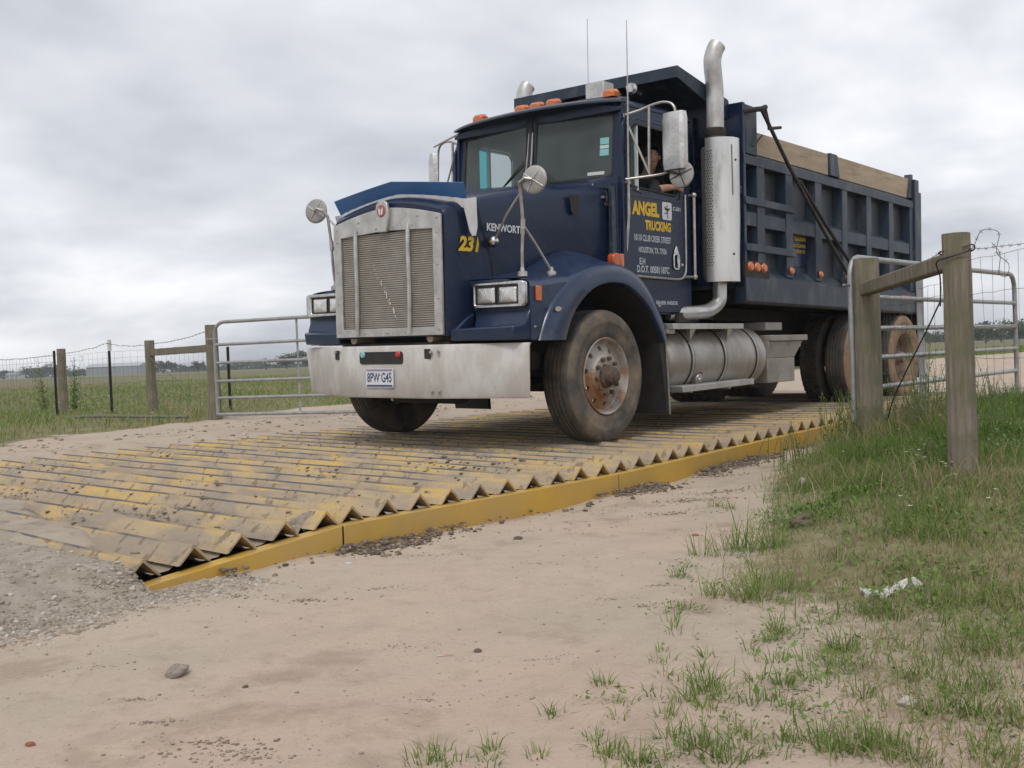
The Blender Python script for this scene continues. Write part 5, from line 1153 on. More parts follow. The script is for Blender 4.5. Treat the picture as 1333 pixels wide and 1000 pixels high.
cx_, cy_, cs_ = map(np.array, (cx_, cy_, cs_)); g4 = rocks('crumbs', np.stack([cx_, cy_, gz(cx_, cy_)+cs_*.3], 1), cs_, tint_mat('crumb_brown', [(0, (.20, .155, .12)), (.6, (.31, .25, .195)), (1, (.42, .35, .28))], .95, 0), .6, 15); tag(g4, kind='stuff', label='patches of dark crumbs and torn mud on the bare earth', cat='crumbs')
# mud scabs and lumps stuck on the ridges
n = 22000; x = -4.7+7*rg.random(n)**1.15; y = rg.uniform(-2.0, 2.05, n); k = rg.random(n) < (.12+.9*np.maximum(np.exp(-((y+1.05)/.6)**2), np.exp(-((y-1.05)/.65)**2)))*np.clip(.15+2.6*fbm(x*1.6, y, 1.5, 3, 95), 0, 1); x, y = x[k], y[k]
zz = ridge_z(x)+np.where(x < -3.6, -.082*((-3.6-x)/1.15)*(1-(y+2.1)/4.3)-.02*(y+2.1)/4.3, 0); s = .004+.017*rg.random(len(x))**2.6
g5 = rocks('mud_scabs', np.stack([x, y, np.maximum(zz, -.07)+.0], 1), s, tint_mat('scab_mud', [(0, (.13, .10, .08)), (.6, (.21, .17, .135)), (1, (.33, .27, .21))], .95, 0), .38, 16); g5.matrix_world = TM.copy(); tag(g5, kind='stuff', label='crumbled mud scabs stuck on the yellow ridges', cat='mud')

def lone(name, x, y, sx, mat, label, cat, seed, flat=.7, sub=3, rough=.25):
    rr = random.Random(seed); bm = bmesh.new(); bmesh.ops.create_icosphere(bm, subdivisions=sub, radius=1); off = Vector((seed*3.1, seed*1.7, 0))
    for v in bm.verts:
        q = v.co*1.1+off; v.co *= 1+rough*1.5*mnoise.noise(q)+rough*.7*mnoise.noise(q*2.7); v.co.z *= flat; v.co *= sx
        v.co.x *= 1.25
    me = bpy.data.meshes.new(name); bm.to_mesh(me); bm.free(); me.materials.append(mat); o = bpy.data.objects.new(name, me); C.objects.link(o); o.rotation_euler.z = seed*1.3
    o.location = (x, y, float(gz(x, y))+sx*flat*.35); tag(o, label, cat); return o
rock_m = M('rock_grey', (.30, .25, .205), (.22, .18, .145), scale=20, rough=.95, bump=.6, bscale=60, c3=(.38, .33, .28), s3=30, thr3=.6)
rock_d = M('clod_brown', (.15, .115, .085), (.10, .075, .055), scale=20, rough=.95, bump=.6, bscale=80)
lone('rock', -5.345, -3.33, .034, rock_m, 'pale grey rock alone on the sand at lower left', 'rock', 3)
lone('mud_lump', -2.15, -3.915, .060, rock_d, 'dark brown mud lump at the edge of the right-hand grass', 'mud lump', 5, .6, 3, .4)
lone('stone', -4.47, -5.285, .022, M('pale_stone', (.50, .45, .41), (.42, .37, .33), scale=40, rough=.9), 'small pale stone among sparse grass at lower right', 'stone', 8)
lone('brick_fragment', -5.94, -3.59, .010, M('brick_red', (.28, .10, .06), rough=.9), 'tiny red brick fragment at the lower left corner', 'brick fragment', 9)
lone('mud_lump', -2.93, -2.72, .018, rock_d, 'small dark lump on bare earth below the yellow beam', 'mud lump', 11)
lone('mud_lump', -4.60, -3.92, .011, rock_d, 'tiny dark grey lump beside the orange and white stick', 'mud lump', 12)
lone('brick_fragment', -2.35, -3.42, .014, MATS['brick_red'], 'reddish brown fragment near the grass edge on the earth', 'brick fragment', 14, .5)
lone('stone', -.95, -3.36, .035, MATS['pale_stone'], 'white stone in the grass above the mud lump', 'stone', 15, .8, 3, .4)
lone('mud_lump', -5.30, -3.62, .008, rock_d, 'small dark pebble below the pale grey rock', 'mud lump', 17)
o = MB().tube([(-4.69, -3.85, 0), (-4.668, -3.872, .0)], .0028, 8).build('stick', M('stick_orange', (.55, .20, .05), rough=.6), None, xf=lambda q: (q[0], q[1], float(gz(q[0], q[1]))+.005)); tag(o, 'small orange and white stick lying on the bare earth', 'stick')
MB().tube([(-4.705, -3.835, 0), (-4.6905, -3.8495, 0)], .003, 8).build('stick_tip', paper, o, xf=lambda q: (q[0], q[1], float(gz(q[0], q[1]))+.005))
o = MB().box((-3.87, -2.48, 0), (-3.845, -2.45, .006)).build('paper_scrap', paper, None, xf=lambda q: (q[0], q[1], q[2]+float(gz(q[0], q[1])))); tag(o, 'tiny white scrap on the earth beside the yellow beam', 'litter')
# white rag
rgm = M('white_rag', (.66, .64, .60), (.52, .50, .46), scale=14, rough=.9)
xs = np.linspace(-.5, .5, 46); ys = np.linspace(-.5, .5, 22)
def ragz(X, Y): return .030+.014*np.sin(X*11+Y*9)*np.cos(Y*11+3*X)+.020*fbm(X, Y, 6, 3, 71)+.025*np.exp(-((X-.36)/.12)**2)-.03*np.abs(Y)*1.2
ro = grid_mesh(xs, ys, ragz, rgm, 'rag'); cen = np.array([-3.30, -4.80]); vv = np.zeros(len(ro.data.vertices)*3); ro.data.vertices.foreach_get('co', vv); vv = vv.reshape(-1, 3)
u, v = vv[:, 0].copy(), vv[:, 1].copy(); d1 = np.array([.64, -.77]); d2 = np.array([.77, .64]); wv = .055+.03*np.sin(u*9+1); px = cen[0]+d1[0]*u*.21+d2[0]*(v*wv+.020*np.sin(u*8)); py = cen[1]+d1[1]*u*.21+d2[1]*(v*wv+.020*np.sin(u*8))
vv[:, 0], vv[:, 1] = px, py; vv[:, 2] = gz(px, py)+vv[:, 2]*.75; ro.data.vertices.foreach_set('co', vv.ravel()); ro.data.update()
md = ro.modifiers.new('cloth', 'SOLIDIFY'); md.thickness = .002; tag(ro, 'crumpled white rag lying in the sparse grass', 'rag')

# ------------------------------------------------------------------ grass
def blades(name, x, y, h, wdt, mat, tint, lean=.5, seed=1, ang=None):
    rg = np.random.default_rng(seed); n = len(x); z = gz(x, y)-.004; a = rg.uniform(0, 6.283, n) if ang is None else ang+rg.normal(0, .5, n); ln = lean*h*rg.uniform(.15, 1.2, n); dx, dy = np.cos(a)*ln, np.sin(a)*ln
    f = rg.uniform(0, 6.283, n); wx, wy = np.cos(f)*wdt/2, np.sin(f)*wdt/2; hh = np.sqrt(np.maximum(h**2-ln**2*.6, (h*.25)**2))
    P = np.zeros((n, 5, 3)); P[:, 0] = np.stack([x-wx, y-wy, z], 1); P[:, 1] = np.stack([x+wx, y+wy, z], 1)
    P[:, 2] = np.stack([x+dx*.35+wx*.8, y+dy*.35+wy*.8, z+hh*.6], 1); P[:, 3] = np.stack([x+dx*.35-wx*.8, y+dy*.35-wy*.8, z+hh*.6], 1); P[:, 4] = np.stack([x+dx, y+dy, z+hh*.97], 1)
    b = (np.arange(n)*5)[:, None]; F1 = np.concatenate([b+0, b+1, b+2, b+3, b+3, b+2, b+4], 1); cnt = np.tile([4, 3], n)
    o = npmesh(name, P.reshape(-1, 3), F1.ravel(), cnt, mat, {'tint': np.repeat(np.clip(tint, 0, 1), 5)}); return o
rg = np.random.default_rng(17)
def sample(n, x0, x1, y0, y1, dens):
    x = rg.uniform(x0, x1, n); y = rg.uniform(y0, y1, n); k = rg.random(n) < dens(x, y); return x[k], y[k]
inview = lambda x, y: ((x+7.27)*math.cos(YAW)+(y+6.335)*math.sin(YAW) > -.5) & (np.abs((x+7.27)*math.sin(YAW)-(y+6.335)*math.cos(YAW)) < .60*((x+7.27)*math.cos(YAW)+(y+6.335)*math.sin(YAW))+2.4)
# right verge, dense
def dv_(x, y):
    m = verge(x, y); d = sst(.05, .7, m)*(.35+.65*sst(-.25, .3, fbm(x, y, 1.6, 3, 81)))*(1-.90*sst(-2.5, -4.1, x)); d *= 1-.6*np.exp(-((x+2.9)**2+(y+4.4)**2)/.5)
    return d*(x < 7.2)*inview(x, y)
x, y = sample(520000, -5.6, 7.2, -7.6, -1.5, dv_); n = len(x)
clump = fbm(x, y, 2.3, 3, 82); fine = fbm(x, y, 7, 2, 88); h = (.022+.045*rg.random(n)+.055*np.clip(clump+.5*fine, 0, 1))*(1+1.1*sst(-2, .6, x)); dry = sst(-.05, .3, fbm(x, y, 1.1, 3, 83))
g = blades('grass', x, y, h, .0022+.0026*rg.random(n), grass_m, .08+.42*rg.random(n)+.50*dry*(rg.random(n) < .25)*(1-.6*sst(-2, 0, x))-.16*clump+.35*(rg.random(n) < .12), 1.25, 2); tag(g, kind='stuff', label='rough green grass with dry stalks covering the mound on the right', cat='grass')
def leaflets(name, x, y, up, size, tint, label, seed):
    r_ = np.random.default_rng(seed); n = len(x); z = gz(x, y)+up*r_.random(n); a = r_.uniform(0, 6.283, n); t = r_.uniform(-.35, .9, n); u = np.stack([np.cos(a)*np.cos(t), np.sin(a)*np.cos(t), np.sin(t)], 1); v = np.stack([-np.sin(a), np.cos(a), r_.uniform(-.4, .4, n)], 1); c = np.stack([x, y, z], 1); s_ = (size*r_.uniform(.5, 1.2, n))[:, None]
    V = np.stack([c, c+u*s_*.5+v*s_*.26, c+u*s_, c+u*s_*.5-v*s_*.26], 1).reshape(-1, 3); o = npmesh(name, V, np.arange(4*n), np.full(n, 4), leaf_m, {'tint': np.repeat(np.clip(tint, 0, 1), 4)}); tag(o, label, 'weeds', kind='stuff')
def dw_(x, y): return dv_(x, y)*sst(.0, .25, fbm(x, y, 2.0, 3, 91))
x, y = sample(300000, -5.6, 7.2, -7.6, -1.5, dw_); leaflets('ground_weeds', x, y, .05*(1+.9*sst(-2, .8, x)), .030, .25+.75*rg.random(len(x)), 'low leafy weeds growing among the grass on the right', 92)
x, y = sample(40000, -5.2, 1.5, -6.5, -3.0, lambda x, y: sst(.0, .5, verge(x, y))*sst(.0, .22, fbm(x, y, 1.1, 3, 83))*inview(x, y)); g = blades('dry_thatch', x, y, .04+.07*rg.random(len(x)), .0022+.0015*rg.random(len(x)), grass_m, .74+.26*rg.random(len(x)), 1.25, 12); tag(g, kind='stuff', label='brown dry thatch lying between the grass on the right', cat='grass')
# tufts on the bare earth near the camera
tx = []; ty = []; th = []; ta_ = []; tt_ = []
tr = np.random.default_rng(23)
def tuft(cx, cy, r, n, h):
    a = tr.uniform(0, 6.28, n); q = r*np.sqrt(tr.random(n)); m = max(1, int(n/28)); kx = np.concatenate([[0], r*.8*tr.normal(0, .6, m)]); ky = np.concatenate([[0], r*.8*tr.normal(0, .6, m)]); ki = tr.integers(0, m+1, n); rr_ = .022+.12*r
    q = rr_*np.sqrt(tr.random(n)); tx.extend(cx+kx[ki]+q*np.cos(a)); ty.extend(cy+ky[ki]+q*np.sin(a)); th.extend(h*tr.uniform(.35, 1.25, n)*(1+.5*(tr.random(n) < .12))); ta_.extend(a); tt_.extend(np.full(n, tr.uniform(-.06, .2)))
def _hit(px, py, z=-.24):
    d = F_+(px-666.5)/1439.9*R2+(500-py)/1439.9*U2; t = (z-CAM.z)/d.z; return CAM.x+d.x*t, CAM.y+d.y*t
for px, py, r, n, h in [(975, 715, .22, 260, .16), (1000, 765, .22, 240, .12), (985, 775, .12, 90, .12), (890, 745, .05, 35, .05), (885, 785, .09, 40, .04), (1010, 820, .09, 60, .08), (1085, 850, .10, 60, .09), (1160, 800, .16, 90, .09), (925, 900, .10, 100, .08), (930, 890, .06, 30, .09),
                        (1080, 860, .16, 90, .07), (1090, 840, .05, 40, .08), (985, 880, .12, 45, .07), (1060, 955, .14, 110, .06), (1130, 965, .10, 80, .07), (905, 965, .12, 100, .08), (950, 985, .10, 70, .07), (590, 975, .13, 85, .045), (560, 990, .10, 50, .04), (640, 965, .06, 30, .04), (715, 920, .03, 26, .05), (790, 885, .05, 40, .05), (790, 975, .08, 60, .05), (835, 985, .06, 40, .05), (770, 950, .04, 26, .05),
                        (1265, 925, .09, 80, .07), (1190, 985, .10, 80, .06), (1240, 880, .16, 120, .07), (1300, 840, .2, 260, .10), (1250, 790, .2, 220, .10), (1180, 720, .25, 300, .10), (1020, 885, .06, 30, .06), (870, 855, .06, 30, .04), (1325, 940, .12, 120, .09), (1280, 980, .12, 120, .06), (1120, 900, .08, 40, .05), (1030, 920, .10, 46, .05), (865, 930, .05, 26, .07), (940, 655, .10, 60, .07), (700, 970, .04, 18, .04), (860, 845, .05, 14, .035), (800, 905, .05, 14, .03), (1175, 880, .07, 40, .05), (1220, 925, .06, 30, .05)]:
    cx, cy = _hit(px, py); tuft(cx, cy, r, int(n*1.15), h)
for _ in range(150):
    px, py = tr.uniform(760, 1333), tr.uniform(720, 1000)
    if px < 760+(1000-py)*.5: continue
    cx, cy = _hit(px, py); tuft(cx, cy, .05*tr.random()+.02, tr.integers(6, 28), .025+.04*tr.random())
tx, ty, th, ta_, tt_ = map(np.array, (tx, ty, th, ta_, tt_)); g = blades('grass_tufts', tx, ty, th, .0022+.0022*tr.random(len(tx)), grass_m, .15+tt_+.35*tr.random(len(tx))+.45*(tr.random(len(tx)) < .16), 1.15, 3, ta_); tag(g, kind='stuff', label='sparse tufts of green grass on the bare earth in front', cat='grass')
hxs, hys = [], []
for px, py, n, r in [(895, 735, 60, .04), (880, 745, 40, .03), (870, 790, 70, .05), (900, 790, 50, .05), (1000, 830, 60, .05), (1015, 815, 40, .04), (1080, 860, 90, .07), (1060, 880, 60, .05), (800, 900, 30, .03), (760, 905, 20, .02), (1165, 800, 60, .07), (1130, 790, 60, .06), (950, 690, 60, .06), (1240, 910, 90, .09), (1290, 870, 120, .1), (1200, 930, 70, .06), (1100, 950, 80, .07), (1010, 960, 60, .06), (940, 940, 40, .04), (860, 990, 40, .04), (1050, 930, 50, .05), (925, 760, 50, .05), (990, 720, 70, .07), (1320, 960, 90, .08), (1160, 870, 60, .06)]:
    cx, cy = _hit(px, py); hxs.extend(cx+tr.normal(0, r, n)); hys.extend(cy+tr.normal(0, r, n))
hxs, hys = np.array(hxs), np.array(hys); leaflets('sand_herbs', hxs, hys, .03, .016, tr.random(len(hxs)), 'small leafy herbs rooted in the bare sand', 93)
# arching long blades
lb = MB()
for px, py, dx, dy, h in [(930, 980, -.32, .10, .12), (1310, 985, .05, .08, .10), (960, 690, -.08, .05, .20), (1035, 800, .06, .02, .12), (1130, 905, .18, -.02, .03), (1010, 890, -.1, .05, .02)]:
    cx, cy = _hit(px, py); z0 = float(gz(cx, cy)); P = [(cx+dx*t, cy+dy*t*.9, z0+h*math.sin(t*2.0)+.0) for t in np.linspace(0, 1, 8)]
    for i in range(7):
        wv = .0035*(1-i/7.5); wv2 = .0035*(1-(i+1)/7.5); a, b = P[i], P[i+1]; lb.add([(a[0], a[1]-wv, a[2]), (a[0], a[1]+wv, a[2]), (b[0], b[1]+wv2, b[2]), (b[0], b[1]-wv2, b[2])], [(0, 1, 2, 3)])
o = lb.build('long_grass_blades', M('long_blade', (.12, .17, .045), rough=.6), None, 60); tag(o, kind='stuff', label='few long arching grass blades at the bottom of the photo', cat='grass')
# far-side field
def dl(x, y):
    d = sst(-.05, .5, leftv(x, y)); r = np.hypot(x+7.3, y+6.3); return d*np.clip(150/r**2, 0, 1)*inview(x, y)*(.4+.6*sst(-.3, .25, fbm(x, y, .8, 3, 85)))
x, y = sample(1000000, -3, 45, 3.2, 60, dl); n = len(x); r = np.hypot(x+7.3, y+6.3)
patch = fbm(x, y, .16, 3, 86)
g = blades('meadow_grass', x, y, (.04+.10*rg.random(n))*(1+.9*np.clip(fbm(x, y, .6, 3, 87), 0, 1)), .003+.00048*r, grass_m, .15+.45*rg.random(n)+.5*sst(.0, .35, patch)*(rg.random(n) < .6)+.35*(rg.random(n) < .3), 1.0, 4); tag(g, kind='stuff', label='long meadow grass of the field behind the far fence', cat='grass')
def dr(x, y): r = np.hypot(x+7.3, y+6.3); return grassy(x, y)*np.clip(200/r**2, 0, 1)*inview(x, y)
x, y = sample(150000, 16, 60, -25, 12, dr); n = len(x); r = np.hypot(x+7.3, y+6.3)
g = blades('meadow_grass', x, y, .12+.22*rg.random(n), .008+.0011*r, grass_m, .2+.5*rg.random(n), .5, 5); tag(g, kind='stuff', label='meadow grass beyond the bare yard and the right-hand gate', cat='grass')
# daisies
def flowers(name, pts, r, mat, label, up=.12, seed=1):
    rg = np.random.default_rng(seed); b = MB()
    for px, py in pts:
        z = float(gz(px, py))+up*rg.uniform(.6, 1.3); a = rg.uniform(0, 1.2); n = 5; rr = r*rg.uniform(.7, 1.2)
        for k in range(n):
            t = a+6.283*k/n; u = Vector((math.cos(t), math.sin(t), .25)); v = Vector((-math.sin(t), math.cos(t), 0)); c = Vector((px, py, z))
            b.add([c, c+u*rr*.6+v*rr*.35, c+u*rr, c+u*rr*.6-v*rr*.35], [(0, 1, 2, 3)])
    o = b.build(name, mat, None, 0); tag(o, label, 'flowers', kind='stuff'); return o
petal = M('white_petals', (.75, .74, .68), rough=.8); ypet = M('yellow_petals', (.70, .55, .06), rough=.8)
fr = np.random.default_rng(9); pts = []
while len(pts) < 260:
    x, y = fr.uniform(-2, 20), fr.uniform(6, 30)
    if fr.random() < .5: x, y = fr.uniform(-3, 8), fr.uniform(13, 22)
    if leftv(x, y) > .3: pts.append((x, y))
flowers('meadow_daisies', pts, .028, petal, 'white daisies dotted through the meadow behind the far fence', .18, 2)
flowers('yellow_meadow_flowers', [(1.05, 7.1), (1.2, 7.15), (2.6, 8.8), (4.4, 7.9), (6, 12), (0, 12)], .04, ypet, 'a few yellow flowers in the meadow by the far fence', .10, 3)
flowers('verge_daisies', [(-.95+fr.normal(0, .12), -4.12+fr.normal(0, .10)) for _ in range(9)]+[(fr.uniform(-2.5, 2), fr.uniform(-5, -3.2)) for _ in range(14)], .011, petal, 'small white daisies in the grass by the near fence post', .13, 4)
# leafy weeds around the gate post and on the mound
def weed(name, x, y, h, nst, label, seed, spread=.12, leaf=.05):
    rr = random.Random(seed); z0 = float(gz(x, y)); st = MB(); lv = []; tn = []
    for k in range(nst):
        a = rr.uniform(0, 6.28); q = spread*rr.random(); bx, by = x+q*math.cos(a), y+q*math.sin(a); lx, ly = .25*h*rr.uniform(-1, 1), .25*h*rr.uniform(-1, 1); hh = h*rr.uniform(.6, 1)
        P = [Vector((bx+lx*t*t, by+ly*t*t, z0+hh*t)) for t in np.linspace(0, 1, 6)]; st.tube(P, .003, 4, rs=[.004, .0035, .003, .0025, .002, .001])
        m = int(6+hh/.035)
        for i in range(m):
            t = (i+.5)/m; j = min(int(t*5), 4); c = P[j].lerp(P[j+1], t*5-j); an = rr.uniform(0, 6.28); u = Vector((math.cos(an), math.sin(an), rr.uniform(-.1, .8))).normalized(); v = u.cross(Vector((0, 0, 1))).normalized(); l = leaf*rr.uniform(.5, 1.1)*(1.15-.6*t)
            lv += [c, c+u*l*.5+v*l*.13, c+u*l, c+u*l*.5-v*l*.13]; tn += [rr.random()]*4
    root = empty(name, (0, 0, 0)); tag(root, label, 'plant')
    st.build('stems', M('weed_stem', (.14, .16, .06), rough=.8), root); n = len(lv)//4
    f = npmesh('leaves', [tuple(q) for q in lv], np.arange(n*4), np.full(n, 4), leaf_m, {'tint': tn}); f.parent = root; return root
weed('tall_weed', 1.35, -3.32, .80, 8, 'tall thin green weed growing through the mesh right of the gate post', 3, .16, .05)
weed('weed_clump', .72, -3.02, .44, 30, 'leafy weed clump at the left foot of the gate post', 4, .26, .06)
weed('weed_clump', .90, -3.42, .36, 34, 'leafy weed clump in front of the gate post', 5, .28, .055)
weed('weed_clump', 1.7, -3.7, .30, 22, 'leafy weed clump between the gate post and the near fence post', 6, .3, .055)
weed('weed_clump', -.65, -4.05, .24, 22, 'leafy weed clump left of the near fence post', 7, .25, .055)
weed('weed_clump', .55, -2.62, .30, 26, 'low leafy weeds at the edge of the yellow beam left of the gate post', 11, .3, .05)
weed('weed_clump', 1.25, -2.72, .46, 30, 'tall bushy weeds hiding the bottom of the near gate frame', 12, .3, .06)
weed('weed_clump', 1.75, -3.15, .50, 30, 'bushy weeds right of the gate post under the lowest gate rail', 13, .32, .06)
weed('tall_weed', 2.6, -3.35, .5, 7, 'shorter thin weed growing at the bottom bars of the near gate', 8, .2, .05)
# dry straw stalks at the mound
x, y = sample(14000, -1.5, 2.5, -5, -2.7, lambda x, y: np.exp(-((x-.9)/.7)**2-((y+3.25)/.35)**2)+.5*np.exp(-((x+1.6)/.8)**2-((y+4.4)/.5)**2)); g = blades('dry_stalks', x, y, .10+.16*rg.random(len(x)), .003+.002*rg.random(len(x)), grass_m, .82+.18*rg.random(len(x)), 1.0, 6); tag(g, kind='stuff', label='dry straw stalks around the foot of the gate post', cat='grass')
def _pl(px, dp):
    d = F_+(px-666.5)/1439.9*R2; f = Vector((F_.x, F_.y, 0)).normalized(); h = Vector((d.x, d.y, 0)); h /= h.dot(f); q = CAM+h*dp; return q.x, q.y
# saplings on the left of the far fence
for (cx, cy), lab, sd in ((_pl(57, 21), 'young leafy sapling left of the leftmost wooden post', 3), (_pl(97, 20.5), 'young leafy sapling half hidden behind the leftmost wooden post', 5)):
    weed('sapling', cx, cy, 1.12, 7, lab, sd, .09, .15)

# ------------------------------------------------------------------ fences and gates
def wpost(x, y, zt, r, parent, seed, zb=None, nm='wooden_post', tilt=(0, 0)):
    rr = random.Random(seed); zb = float(gz(x, y))-.25 if zb is None else zb; b = MB(); secs = []; n = 22
    for k, z in enumerate(np.linspace(zb, zt, 14)):
        t = (z-zb)/(zt-zb); ox, oy = .008*math.sin(3*t+seed)+tilt[0]*t, .008*math.cos(2*t+seed)+tilt[1]*t
        row = []
        for j in range(n):
            a = 2*math.pi*j/n; q = r*(1.03-.08*t)*(1+.025*math.sin(3*a+seed+t)+.018*math.sin(7*a+2*seed)+rr.uniform(-.006, .006)); row.append((ox+q*math.cos(a), oy+q*math.sin(a), z-zb))
        secs.append(row)
    b.loft(secs, True, True); o = b.build(nm, post_m, parent, 50); o.location = (x, y, zb); return o
def wobble(a, b, n, amp, sag, seed):
    rr = random.Random(seed); a, b = V3(a), V3(b); return [a.lerp(b, i/n)+Vector((0, 0, -sag*4*(i/n)*(1-i/n)+(rr.uniform(-amp, amp) if 0 < i < n else 0))) for i in range(n+1)]
def barbed(segs, parent, r=.0022, name='barbed_wire', step=.11, mat=None):
    b = MB()
    for pts in segs:
        b.tube(pts, r, 4)
        L_ = 0
        for p, q in zip(pts[:-1], pts[1:]):
            d = (q-p); l = d.length; d = d/l if l else d
            while L_ < l:
                c = p+d*L_; u = d.orthogonal().normalized(); v = d.cross(u); b.tube([c-u*.013, c+u*.013], r*.7, 3); b.tube([c-v*.013+d*.006, c+v*.013+d*.006], r*.7, 3); L_ += step
            L_ -= l
    return b.build(name, mat or barb_m, parent, 0)
def mesh_run(a, b, hs, pitch, parent, r, seed, name='woven_wire', mat=None, dz=0, jit=.012):
    rr = random.Random(seed); m = MB(); a, b = V3(a), V3(b); L_ = (b-a).length; n = max(2, int(L_/pitch)); 
    off = [[rr.uniform(-jit, jit) for _ in range(n+1)] for _ in hs]
    P = [[a.lerp(b, i/n)+Vector((0, 0, h-a.z*0+off[k][i]*.5)) for i in range(n+1)] for k, h in enumerate(hs)]
    for k in range(len(hs)): m.tube(P[k], r, 4)
    for i in range(n+1):
        x = rr.uniform(-jit, jit)*2; d = (b-a).normalized(); m.tube([P[k][i]+d*x*(len(hs)-1-k)*.5 for k in range(len(hs))], r*.85, 3)
    return m.build(name, mat or wire_m, parent, 0)
# far fence: three wooden posts, brace rail, T-posts, wires
ff = empty('wire_fence', (0, 0, 0)); tag(ff, 'far wire fence of wooden posts and black T-posts along the meadow, left of the truck', 'fence')
FP = [(1.674, 6.37), (2.255, 8.80), (2.405, 11.75)]
wpost(*FP[0], 1.285, .086, ff, 1); wpost(*FP[1], 1.165, .076, ff, 2); wpost(*FP[2], 1.14, .074, ff, 3)
MB().hexa([(FP[0][0]-.03, FP[0][1], .92), (FP[0][0]+.04, FP[0][1], .92), (FP[1][0]+.04, FP[1][1]-.05, .93), (FP[1][0]-.03, FP[1][1]-.05, .93), (FP[0][0]-.03, FP[0][1], 1.02), (FP[0][0]+.04, FP[0][1], 1.02), (FP[1][0]+.04, FP[1][1]-.05, 1.03), (FP[1][0]-.03, FP[1][1]-.05, 1.03)]).build('brace_rail', post_m, ff, bevel=.006)
for (x, y), zt in (((2.13, 9.75), 1.21), ((2.09, 11.40), 1.10), ((2.75, 15.2), 1.10), ((3.018, 7.88), 1.02)):
    z0 = float(gz(x, y)); t = MB(); t.box((x-.022, y-.004, z0-.1), (x+.022, y+.004, zt)); t.box((x-.004, y-.035, z0-.1), (x+.004, y, zt)); t.build('t_post', black, ff)
    MB().box((x-.023, y-.036, zt-.17), (x+.023, y+.006, zt+.003)).build('t_post_tip', white_p, ff) if y < 10 and x < 2.5 else None
ends = [FP[0], FP[1], (2.16, 9.75), FP[2], (2.79, 15.2), (4.2, 24), (6.5, 40)]
hb_ = [[1.20, 1.09], [1.05, 1.03], [1.17, 1.14], [1.04, 1.02]]
wires = []; tops = [1.20, 1.10, 1.16, 1.05, 1.04, 1.04, 1.04]
for i in range(len(ends)-1):
    a, b = ends[i], ends[i+1]; wires.append(wobble((a[0]-.06, a[1], tops[i]), (b[0]-.06, b[1], tops[i+1]), 14, .008, .03, i))
barbed(wires, ff, .004, step=.14, mat=wire_m)
for i in range(len(ends)-1):
    a, b = ends[i], ends[i+1]; mesh_run((a[0]-.07, a[1], 0), (b[0]-.07, b[1], 0), [h+.0 for h in (.18, .30, .45, .62, .78, .92, 1.02)], .17, ff, .0019 if i < 3 else .0024, i+5)
MB().tube([(1.60, 6.45, .20), (2.15, 8.7, .93)], .006, 5).build('brace_wire', wire_m, ff)
# black pipe lying in the grass below the fence
o = MB().tube([(x_, y_, float(gz(x_, y_))+.06) for x_, y_ in ((1.2, 6.3), (1.0, 7.0), (1.0, 8.0), (1.1, 9.0))], .022, 8).build('fallen_rail', M('grey_green_wood', (.14, .15, .12), rough=.9), None); tag(o, 'thin grey rail lying in the grass under the far fence', 'rail')
# near fence on the right
nf = empty('wire_fence', (0, 0, 0)); tag(nf, 'near wire fence with two wooden posts and a brace rail on the right', 'fence')
A_, B_ = (1.02, -3.01), (-.80, -4.265)
wpost(*A_, 1.33, .098, nf, 6); wpost(*B_, 1.285, .080, nf, 8)
dirv = (V3((B_[0], B_[1], 0))-V3((A_[0], A_[1], 0))).normalized(); sv = Vector((-dirv.y, dirv.x, 0))
a = V3((A_[0], A_[1], 1.045))-sv*.02+dirv*.02; b = V3((B_[0], B_[1], 1.09))-dirv*.02
MB().hexa([a-sv*.045+Vector((0, 0, 0)), a+sv*.045, b+sv*.045, b-sv*.045, a-sv*.045+Vector((0, 0, .10)), a+sv*.045+Vector((0, 0, .10)), b+sv*.045+Vector((0, 0, .095)), b-sv*.045+Vector((0, 0, .095))]).build('brace_rail', post_m, nf, bevel=.012)
E_ = V3((B_[0], B_[1], 0))+(Vector((-2.35, -5.6, 0))-V3((B_[0], B_[1], 0)))
barbed([wobble((B_[0]-.02, B_[1]-.09, 1.19), (E_.x, E_.y, 1.16), 10, .006, .03, 3), wobble((A_[0], A_[1]-.1, 1.14), (B_[0]+.05, B_[1]+.08, 1.20), 10, .004, .02, 4), wobble((A_[0]-.08, A_[1]-.08, 1.10), (A_[0]+.08, A_[1]-.08, 1.12), 3, .001, 0, 4),
        [V3(p) for p in spline([(-.92, -4.40, 1.19), (-1.1, -4.5, 1.26), (-1.22, -4.62, 1.23), (-1.2, -4.6, 1.13), (-1.28, -4.68, 1.06), (-1.25, -4.66, 1.00), (-1.2, -4.61, 1.02), (-1.21, -4.62, 1.12), (-1.1, -4.55, 1.19)], 4)]], nf, .0019, step=.10)
mesh_run((B_[0]-.03, B_[1]-.08, 0), (E_.x, E_.y, 0), (.12, .26, .42, .58, .75, .93, 1.125), .15, nf, .0015, 31, jit=.016)
mesh_run((A_[0]+.02, A_[1]-.10, 0), (B_[0]+.05, B_[1]-.02, 0), (.22, .32, .45, .60, .78, .95, 1.03), .15, nf, .0014, 32, jit=.02)
mesh_run((A_[0]+.1, A_[1]-.09, 0), (A_[0]-.11, A_[1]-.06, 0), (.32, .45, .60, .78, .98), .6, nf, .0014, 33)
cbl = spline([(-.72, -4.30, 1.20), (-.85, -4.36, 1.18), (-.90, -4.27, 1.15), (-.84, -4.17, 1.13), (-.79, -4.17, 1.05), (-.76, -4.16, .95), (-.74, -4.15, .88)], 5)
MB().tube(cbl, .0045, 6).build('black_cable', cable_m, nf); 
